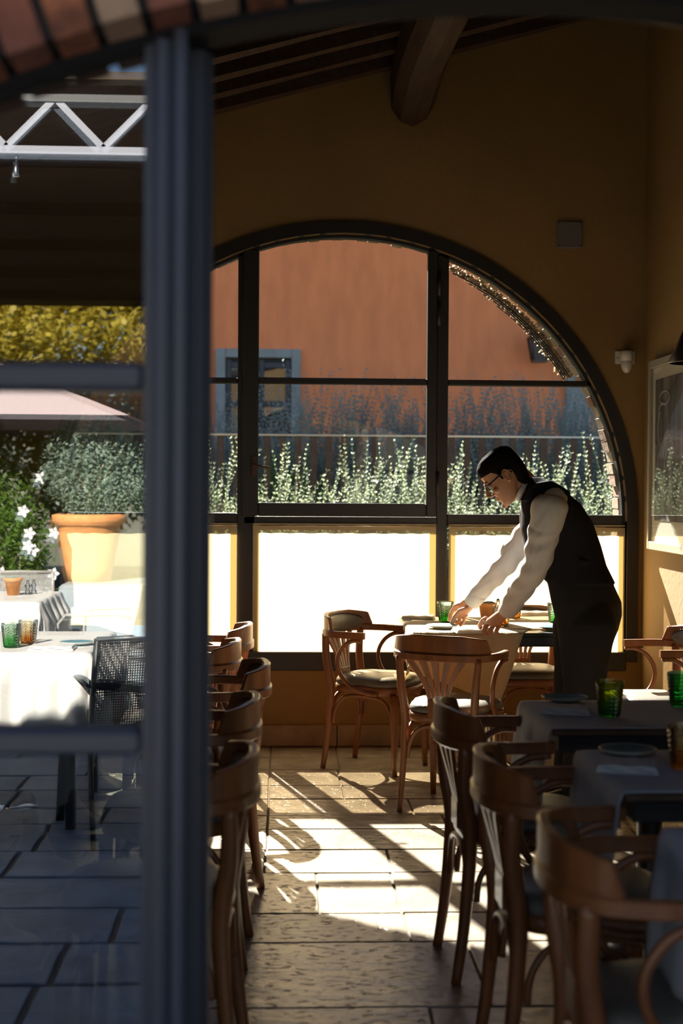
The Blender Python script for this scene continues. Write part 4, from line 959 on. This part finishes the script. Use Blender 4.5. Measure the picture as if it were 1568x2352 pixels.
# lantern
lx, lz = onb(1229, 800)
t = empty('wall_lantern', (lx, YR - .26, lz)); tag(t, 'black lantern on the red wall beyond the right light of the window', 'lantern')
def frus(mb, a, za, b, zb): mb.loft([[Vector((sx * a, sy * a, za)) for sx, sy in ((-1, -1), (1, -1), (1, 1), (-1, 1))], [Vector((sx * b, sy * b, zb)) for sx, sy in ((-1, -1), (1, -1), (1, 1), (-1, 1))]], smooth=False)
mb = MB(); frus(mb, .13, .10, .05, .19); frus(mb, .05, .19, .05, .22); mb.build('roof', M['black'], t)
mb = MB()
for sx in (-1, 1):
    for sy in (-1, 1): mb.tube([(sx * .118, sy * .118, .10), (sx * .078, sy * .078, -.17)], .010, 6)
frus(mb, .085, -.19, .085, -.165); frus(mb, .125, .085, .13, .102); mb.build('cage', M['black'], t)
mb = MB(); frus(mb, .076, -.165, .112, .085); mb.build('glass', mat('smoked_glass', (.04, .05, .06), .15), t)
mb = MB(); mb.tube([(0, .25, .05), (0, .20, .26), (0, .05, .30), (0, 0, .22)], .010, 8); mb.box(-.03, .03, .24, .26, -.05, .12); mb.build('bracket', M['black'], t)
# picket railing
YP = 12.0
fr = empty('picket_railing', (0, YP, 0)); tag(fr, 'brown picket railing with thin metal top rail behind the sunlit shrubs', 'railing')
pr = P(950, 1001, YP).z
MB().box(-4.2, 4.6, -.02, .02, pr - .012, pr + .006, b=.002).build('top_rail', M['railtop'], fr)
MB().box(-4.2, 4.6, -.015, .015, .25, .29, b=.002).build('bottom_rail', M['fence'], fr)
pk = MB().box(-.028, .028, -.009, .009, .1, pr - .0135, b=.003).mesh('picket'); pk.materials.append(M['fence'])
for i in range(68): o = link('picket', pk, fr); o.location = (-4.15 + i * .13, 0, 0)

def leaf_quads(mb_v, mb_f, p, d, up, L, wd):
    s = d.cross(up); s = s.normalized() if s.length > 1e-4 else Vector((1, 0, 0))
    k = len(mb_v); m = p + d * L * .55
    mb_v += [p, m + s * wd, p + d * L, m - s * wd]; mb_f.append((k, k + 1, k + 2, k + 3))
def stem_shrub(name, loc, hw, depth, h0, h1, nst, m, label, cat, seed, leaf=.032, group=None, step=.05, lean=.25, twig=None):
    e = empty(name, loc); tag(e, label, cat, group); rr = random.Random(seed); V = []; Fc = []; st = MB()
    for i in range(nst):
        x0 = rr.uniform(-hw, hw); y0 = rr.uniform(-depth, depth); h = h0 + (h1 - h0) * rr.random() ** 1.6 ; h *= (1 - .25 * (abs(x0) / hw) ** 3)
        lx, ly = rr.gauss(0, lean), rr.gauss(0, lean * .6); pts = []
        for k in range(6):
            t = k / 5; pts.append(Vector((x0 * .75 + x0 * .25 * t + lx * t * t * h * .5, y0 * .8 + ly * t * t * h * .5, h * t)))
        st.tube(pts, [.0042, .0038, .0034, .003, .0024, .0014], 4, smooth=False)
        z = .25
        while z < 1.0:
            i0 = min(int(z * 5), 4); p = pts[i0].lerp(pts[i0 + 1], z * 5 - i0); t = (pts[i0 + 1] - pts[i0]).normalized(); a = rr.uniform(0, 6.3)
            L = leaf * rr.uniform(.6, 1.1) * (1.05 - .35 * z)
            for q in (0, math.pi):
                d = (Vector((math.cos(a + q), math.sin(a + q), 0)) * .8 + t * .8).normalized(); leaf_quads(V, Fc, p, d, Vector((rr.uniform(-.4, .4), rr.uniform(-.4, .4), 1)), L, L * .26)
            if rr.random() < .22 and z < .85:      # side shoot
                d = (Vector((math.cos(a + 1.5), math.sin(a + 1.5), 0)) * .6 + Vector((0, 0, 1))).normalized(); L2 = rr.uniform(.07, .2)
                st.tube([p, p + d * L2], [.0022, .001], 3, smooth=False)
                for kk in range(int(L2 / .028)):
                    pp = p + d * (.03 + kk * .028); aa = rr.uniform(0, 6.3)
                    for q in (0, math.pi): leaf_quads(V, Fc, pp, (Vector((math.cos(aa + q), math.sin(aa + q), 0)) * .8 + d * .8).normalized(), Vector((0, 0, 1)), L * .85, L * .22)
            z += step / h
    me = bpy.data.meshes.new('foliage'); me.from_pydata([tuple(v) for v in V], [], Fc); me.materials.append(m); link('foliage', me, e, 'stuff')
    st.build('stems', twig or M['twig'], e, 'stuff', fix=False); return e
def shrub_h(py, Y): return P(785, py, Y).z
YS = 10.6
g = 'sunlit shrubs under the window'
xs_ = [-1.25, -.62, 0.0, .62, 1.25, 1.9, 2.55]
lab = ['leftmost sunlit silvery shrub beyond the window', 'second sunlit silvery shrub from the left beyond the window', 'sunlit silvery shrub behind the window handle side of the middle light', 'sunlit silvery shrub behind the right half of the middle light',
       'sunlit silvery shrub in front of the man\'s face, beyond the window', 'sunlit silvery shrub behind the man\'s back, beyond the window', 'sunlit silvery shrub at the right edge of the window']
for i, x in enumerate(xs_):
    stem_shrub('silvery_shrub', (x, YS + (i % 2) * .25, -.06), .42, .35, 1.10, shrub_h(985 + 12 * (i % 3), YS) + .08, 170, M['leaf'], lab[i], 'shrub', 20 + i, leaf=.038, group=g, step=.034, lean=.28, twig=M['leaf'])
YD = 13.4
for i, x in enumerate((-1.6, -.6, .45, 1.5, 2.5, 3.5)):
    stem_shrub('shaded_shrub', (x, YD + (i % 2) * .3, -.06), .62, .5, 1.5, (shrub_h(880, YD) if i < 2 else shrub_h(845, YD)) + .06, 560, M['leafdark'],
               ['leftmost', 'second', 'third', 'fourth', 'fifth', 'rightmost'][i] + ' of the blue grey shrubs in shade behind the railing, counted from the left', 'shrub', 50 + i, leaf=.055, group='shaded shrubs behind the railing', step=.042, lean=.30, twig=M['leafdark'])
def leaf_mass(name, loc, rx, ry, rz, n, m, label, cat, seed, leaf=.05, group=None, trunk=True, box=False, shell=.45):
    e = empty(name, loc); tag(e, label, cat, group); rr = random.Random(seed); V = []; Fc = []
    for i in range(n):
        while True:
            d = Vector((rr.uniform(-1, 1), rr.uniform(-1, 1), rr.uniform(-1, 1)))
            if box or d.length <= 1: break
        if not box and d.length < shell: d = d.normalized() * rr.uniform(shell, 1)
        b = 1 + .22 * noise.noise(Vector((d.x * 2.3 + seed, d.y * 2.3, d.z * 2.3)))
        p = Vector((d.x * rx * b, d.y * ry * b, rz + d.z * rz * b)); a = Vector((rr.uniform(-1, 1), rr.uniform(-1, 1), rr.uniform(-.7, 1))).normalized()
        leaf_quads(V, Fc, p, a, Vector((rr.uniform(-1, 1), rr.uniform(-1, 1), 1)), leaf * rr.uniform(.6, 1.2), leaf * .3)
    me = bpy.data.meshes.new('foliage'); me.from_pydata([tuple(v) for v in V], [], Fc); me.materials.append(m); link('foliage', me, e, 'stuff')
    if trunk:
        mb = MB()
        for k in range(7):
            a = k * 2.4; mb.tube([(0, 0, 0), (.1 * rx * math.cos(a), .1 * ry * math.sin(a), rz * .5), (.5 * rx * math.cos(a), .5 * ry * math.sin(a), rz * 1.2)], [.02, .014, .006], 5)
        mb.build('branches', M['twig'], e)
    return e
p = P(655, 1000, 12.6)
leaf_mass('reflection_bush', (p.x, 12.6, .3), .42, .25, .72, 2600, M['leafgreen'], 'round green bush standing in for a window reflection, below the shuttered opening of the red building', 'bush', 5, leaf=.05)  # bush added in place of green leaves mirrored in the window pane

# ================================================================== THE TERRACE BEHIND THE CAMERA (seen reflected in the fixed light)
def mir(px, py, d): p = P(px, py, d); return Vector((p.x, 2 * YF - d, p.z))      # a reflected point, unfolded about the glass
terr = MB().box(-9, 6, -22, YF + .01, -.10, -.012).build('terrace', M['grout'], kind='structure')
rr = random.Random(11); y = YF - .02; cnt = 0; 
while y > -3.9 and cnt < 270:
    h = rr.choice([.30, .38, .46, .34]); x = -2.4 + rr.uniform(-.2, .2)
    while x < .7:
        w_ = rr.uniform(.42, .72); flag(terr, x, x + w_, y - h, y, rr.choice([M['paving'], M['paving'], M['paving2']]), top=rr.uniform(-.003, .002), jag=.012, g=.011); x += w_; cnt += 1
    y -= h
MB().box(-9, 6, -22, -3.95, -.05, -.002).build('far_paving', M['lowbounce'], terr)

def tline(d): return 2 * YF - d
def terrace_table(x0, x1, d0, d1, label, ov=.34, grp='cloth covered terrace tables'):
    y1, y0 = tline(d0), tline(d1); cx, cy = (x0 + x1) / 2, (y0 + y1) / 2
    e = empty('terrace_table', (cx, cy, 0)); tag(e, label, 'table', grp); hx, hy = (x1 - x0) / 2, (y1 - y0) / 2
    MB().box(-hx, hx, -hy, hy, .72, .75, b=.003).build('tabletop', M['greystone'], e)
    for sx in (-1, 1):
        for sy in (-1, 1): MB().box(sx * (hx - .08) - .02, sx * (hx - .08) + .02, sy * (hy - .08) - .02, sy * (hy - .08) + .02, 0, .72).build('leg', M['anthracite'], e)
    return cloth(((x0 - ov, y0 - ov), (x1 - x0 + 2 * ov, 0), (0, y1 - y0 + 2 * ov)), (x0, x1, y0, y1), .75, 1, M['linen'], 'white cloth on the ' + label, 'white cloths on the terrace', seed=int(d0 * 3), fold=.05)
terrace_table(-1.75, -.80, 5.95, 6.85, 'nearer terrace table reflected in the left window')
terrace_table(-2.70, -1.45, 8.55, 9.45, 'farther terrace table reflected in the left window')
def terrace_chair(label, m, pale=False):
    e = empty('terrace_chair'); tag(e, label, 'chair', 'sling chairs on the terrace'); fm = M['slingpale'] if pale else M['anthracite']
    for sx in (-1, 1):
        MB().tube([(sx * .235, -.30, 0), (sx * .232, -.235, .25), (sx * .228, -.20, .44), (sx * .225, -.30, .84)], [.014, .015, .017, .015], 8, flat=(.8, 1.3)).build('rear_leg', fm, e)
        MB().tube([(sx * .25, .27, 0), (sx * .245, .235, .30), (sx * .24, .22, .60), (sx * .243, .17, .655), (sx * .243, -.15, .665), (sx * .235, -.24, .65)], .014, 8, flat=(1.4, .8)).build('arm_and_leg', fm, e)
        MB().tube([(sx * .215, .25, .43), (sx * .215, -.20, .41)], .013, 8).build('seat_rail', fm, e)
    MB().tube(spline([(-.22, -.262, .66), (0, -.30, .64), (.22, -.262, .66)], 6), .017, 8, flat=(.6, 1.3)).build('back_bar', fm, e)
    MB().tube([(-.225, -.30, .84), (0, -.312, .845), (.225, -.30, .84)], .012, 8).build('top_rail', fm, e)
    mb = MB(); n = 44                                      # woven mesh of the back
    for i in range(1, n): x = -.22 + .44 * i / n; mb.tube([(x, -.203, .46), (x, -.245, .64), (x, -.295, .83)], .0026, 3, smooth=False)
    for i in range(36): t = i / 35; z = .46 + .375 * t; y = -.203 - .095 * t; mb.tube([(-.222, y, z), (.222, y, z)], .0026, 3, smooth=False)
    mb.build('back_mesh', m, e, 'stuff')
    mb = MB(); mb.box(-.215, .215, -.20, .24, .425, .432); mb.build('seat_sling', m, e)
    return e
tc = terrace_chair('dark mesh terrace chair nearest the glass, reflected in the left window', M['sling']); tc.location = (-.62, tline(6.02), 0); tc.rotation_euler = (0, 0, face(-.35, -.94))
t2 = terrace_chair('grey sling chair behind the farther terrace table', M['slingpale'], True); t2.location = (-1.78, tline(9.75), 0); t2.rotation_euler = (0, 0, face(.15, .98))
dup(t2, (-1.10, tline(9.0), 0), face(-.97, -.2), 'grey sling chair at the right of the farther terrace table'); 
zt_ = .7545
def putm(o, px, py): 
    d = ray(px, py); t = (zt_ - EYE.z) / d.z; q = EYE + d * t; o.location = (q.x, 2 * YF - q.y, zt_); return o
gg = 'tumblers on the terrace'
putm(make_glass('green_glass', 'green textured tumbler on the nearer terrace table, reflected', group=gg), 25, 1488)
putm(make_glass('amber_glass', 'amber textured tumbler on the nearer terrace table, reflected', group=gg), 64, 1479)
putm(make_plate('turquoise side plate on the nearer terrace table, reflected', .075, top='plate'), 175, 1482)
putm(make_napkin('folded white napkin on the nearer terrace table, reflected', .19, .12), 120, 1492)
putm(make_pot('terracotta pot with succulent on the farther terrace table, reflected', .11, .055), 30, 1367)
s = putm(make_shaker('glass shakers beside the pot on the farther terrace table, reflected', 'shakers on the terrace'), 63, 1366)
o = dup(s, (0, 0, 0)); putm(o, 77, 1364); s['label'] = 'left glass shaker beside the pot on the farther terrace table'; o['label'] = 'right glass shaker beside the pot on the farther terrace table'
# parasol
pa = empty('parasol', (-2.45, tline(11.2), 0)); tag(pa, 'pale mauve square parasol over the terrace, reflected in the left window', 'parasol')
MB().tube([(0, 0, 0), (0, 0, 2.55)], .022, 12).build('pole', M['greyalu'], pa)
mb = MB(); hs = 1.40; zc = 1.94; vs = [(-hs, -hs, zc), (hs, -hs, zc), (hs, hs, zc), (-hs, hs, zc), (0, 0, 2.5)] + [(0, -hs, zc), (hs, 0, zc), (0, hs, zc), (-hs, 0, zc)]
mb.add(vs, [(0, 5, 4), (5, 1, 4), (1, 6, 4), (6, 2, 4), (2, 7, 4), (7, 3, 4), (3, 8, 4), (8, 0, 4)]); cn = mb.build('canopy', M['parasol'], pa, fix=False)
cn.modifiers.new('t', 'SOLIDIFY').thickness = .003
for k in range(8):
    v = vs[(0, 5, 1, 6, 2, 7, 3, 8)[k]]; MB().tube([(0, 0, 2.48), (v[0] * .99, v[1] * .99, v[2] - .008)], .008, 6).build('rib', M['greyalu'], pa)
MB().box(-.3, .3, -.3, .3, 0, .06, b=.01).build('base_plate', M['anthracite'], pa)
# planting
leaf_mass('hedge', (-3.12, tline(10.9), .2), 1.3, .28, .98, 15000, M['leafgreen'], 'clipped green hedge at the back of the terrace, reflected', 'hedge', 8, leaf=.07, box=False, trunk=True)
fl = leaf_mass('white_flowering_climber', (-1.95, tline(10.35), .05), .30, .20, .75, 3200, M['leafgreen'], 'white flowering climber on the terrace, reflected at the far left', 'climber', 9, leaf=.055)
rr = random.Random(4)
for c in range(36):
    a = rr.uniform(.1, 3.04); z = rr.uniform(.25, 1.55); q = Vector((math.cos(a) * .34, math.sin(a) * .26 + .03, z)); mb = MB()
    for k in range(5):
        b = k * 2 * math.pi / 5; d = Vector((math.cos(b), .25, math.sin(b))).normalized(); s_ = Vector((-math.sin(b), 0, math.cos(b)))
        mb.add([q, q + d * .028 + s_ * .016, q + d * .05, q + d * .028 - s_ * .016], [(0, 1, 2, 3)])
    mb.build('flower', M['flower'], fl, fix=False)
pz = mir(205, 1180, 10.2)
pot = empty('garden_pot', (pz.x, pz.y, pz.z - .48)); tag(pot, 'large terracotta garden pot on the terrace wall, reflected', 'pot')
MB().lathe([(0, 0), (.15, 0), (.17, .10), (.215, .34), (.22, .40), (.26, .42), (.265, .47), (.23, .48), (.20, .42), (0, .42)], 36).build('body', M['terracotta'], pot)
MB().lathe([(0, .41), (.202, .42), (0, .445)], 20).build('soil', M['soil'], pot)
lm = leaf_mass('potted_shrub', (pz.x + .02, pz.y, pz.z - .05), .36, .30, .38, 3800, M['leaf'], 'bushy green shrub growing in the large terracotta pot, reflected', 'shrub', 12, leaf=.045)
wl = MB().box(-1.52, 1.5, tline(10.9), tline(9.75) - .05, -.01, pz.z - .48, b=.02).build('planter_wall', M['greystone']); tag(wl, 'low grey stone wall carrying the garden pot behind the terrace tables', 'wall')
# canopy on a steel lattice
cp = empty('terrace_canopy', (0, 0, 0)); tag(cp, 'dark terrace canopy carried by a pale steel lattice truss, reflected', 'canopy')
zl, zu = mir(160, 347, 9.4).z, mir(160, 347, 9.4).z + .34; yt = tline(9.4)
MB().box(-7, 5, -17, yt + .12, zu + .10, zu + .15).build('roof_cloth', M['canopy'], cp)
for k, (z) in enumerate((zl, zu)): MB().box(-7, 5, yt - .03, yt + .03, z - .028, z + .028, b=.004).build('chord', M['greyalu'] if k == 0 else M['anthracite'], cp)
xd = mir(238, 347, 9.4).x; st_ = .315
for i in range(-14, 14):
    xx = xd + i * 2 * st_
    if -6.8 < xx - st_ and xx + st_ < 4.9:
        for s in (-1, 1): MB().tube([(xx, yt, zl + .02), (xx + s * (st_ - .02), yt, zu - .02)], .030, 4).build('strut', M['greyalu'], cp)
for x in (-6.9, 4.9):
    for y_ in (yt, -14.5): MB().box(x - .05, x + .05, y_ - .05, y_ + .05, -.01, zu + .11).build('post', M['greyalu'], cp)
for k in range(1, 6): MB().box(-7, 5, yt - k * 2, yt - k * 2 + .06, zu - .02, zu + .10).build('purlin', M['beam'], cp)
sp = mir(37, 385, 9.4); t = empty('spotlight', (sp.x, sp.y, sp.z)); tag(t, 'small metal spotlight hanging from the canopy truss, reflected', 'spotlight')
MB().lathe([(0, -.06), (.022, -.06), (.024, -.05), (.024, .0), (.016, .01), (.016, .04), (0, .04)], 18).build('body', M['chrome'], t); MB().tube([(0, 0, .04), (0, 0, zl - .028 - sp.z)], .007, 8).build('stem', M['chrome'], t)
for i, (x, r) in enumerate(((-6.0, 2.0), (-2.9, 1.7), (.3, 1.9))):
    leaf_mass('autumn_tree', (x, -18.5 - i * .4, .6), r, 1.2, 2.6, 16000, M['leafyellow'], ['left', 'middle', 'right'][i] + ' yellow green tree beyond the terrace canopy', 'tree', 30 + i, leaf=.17, group='trees beyond the terrace')
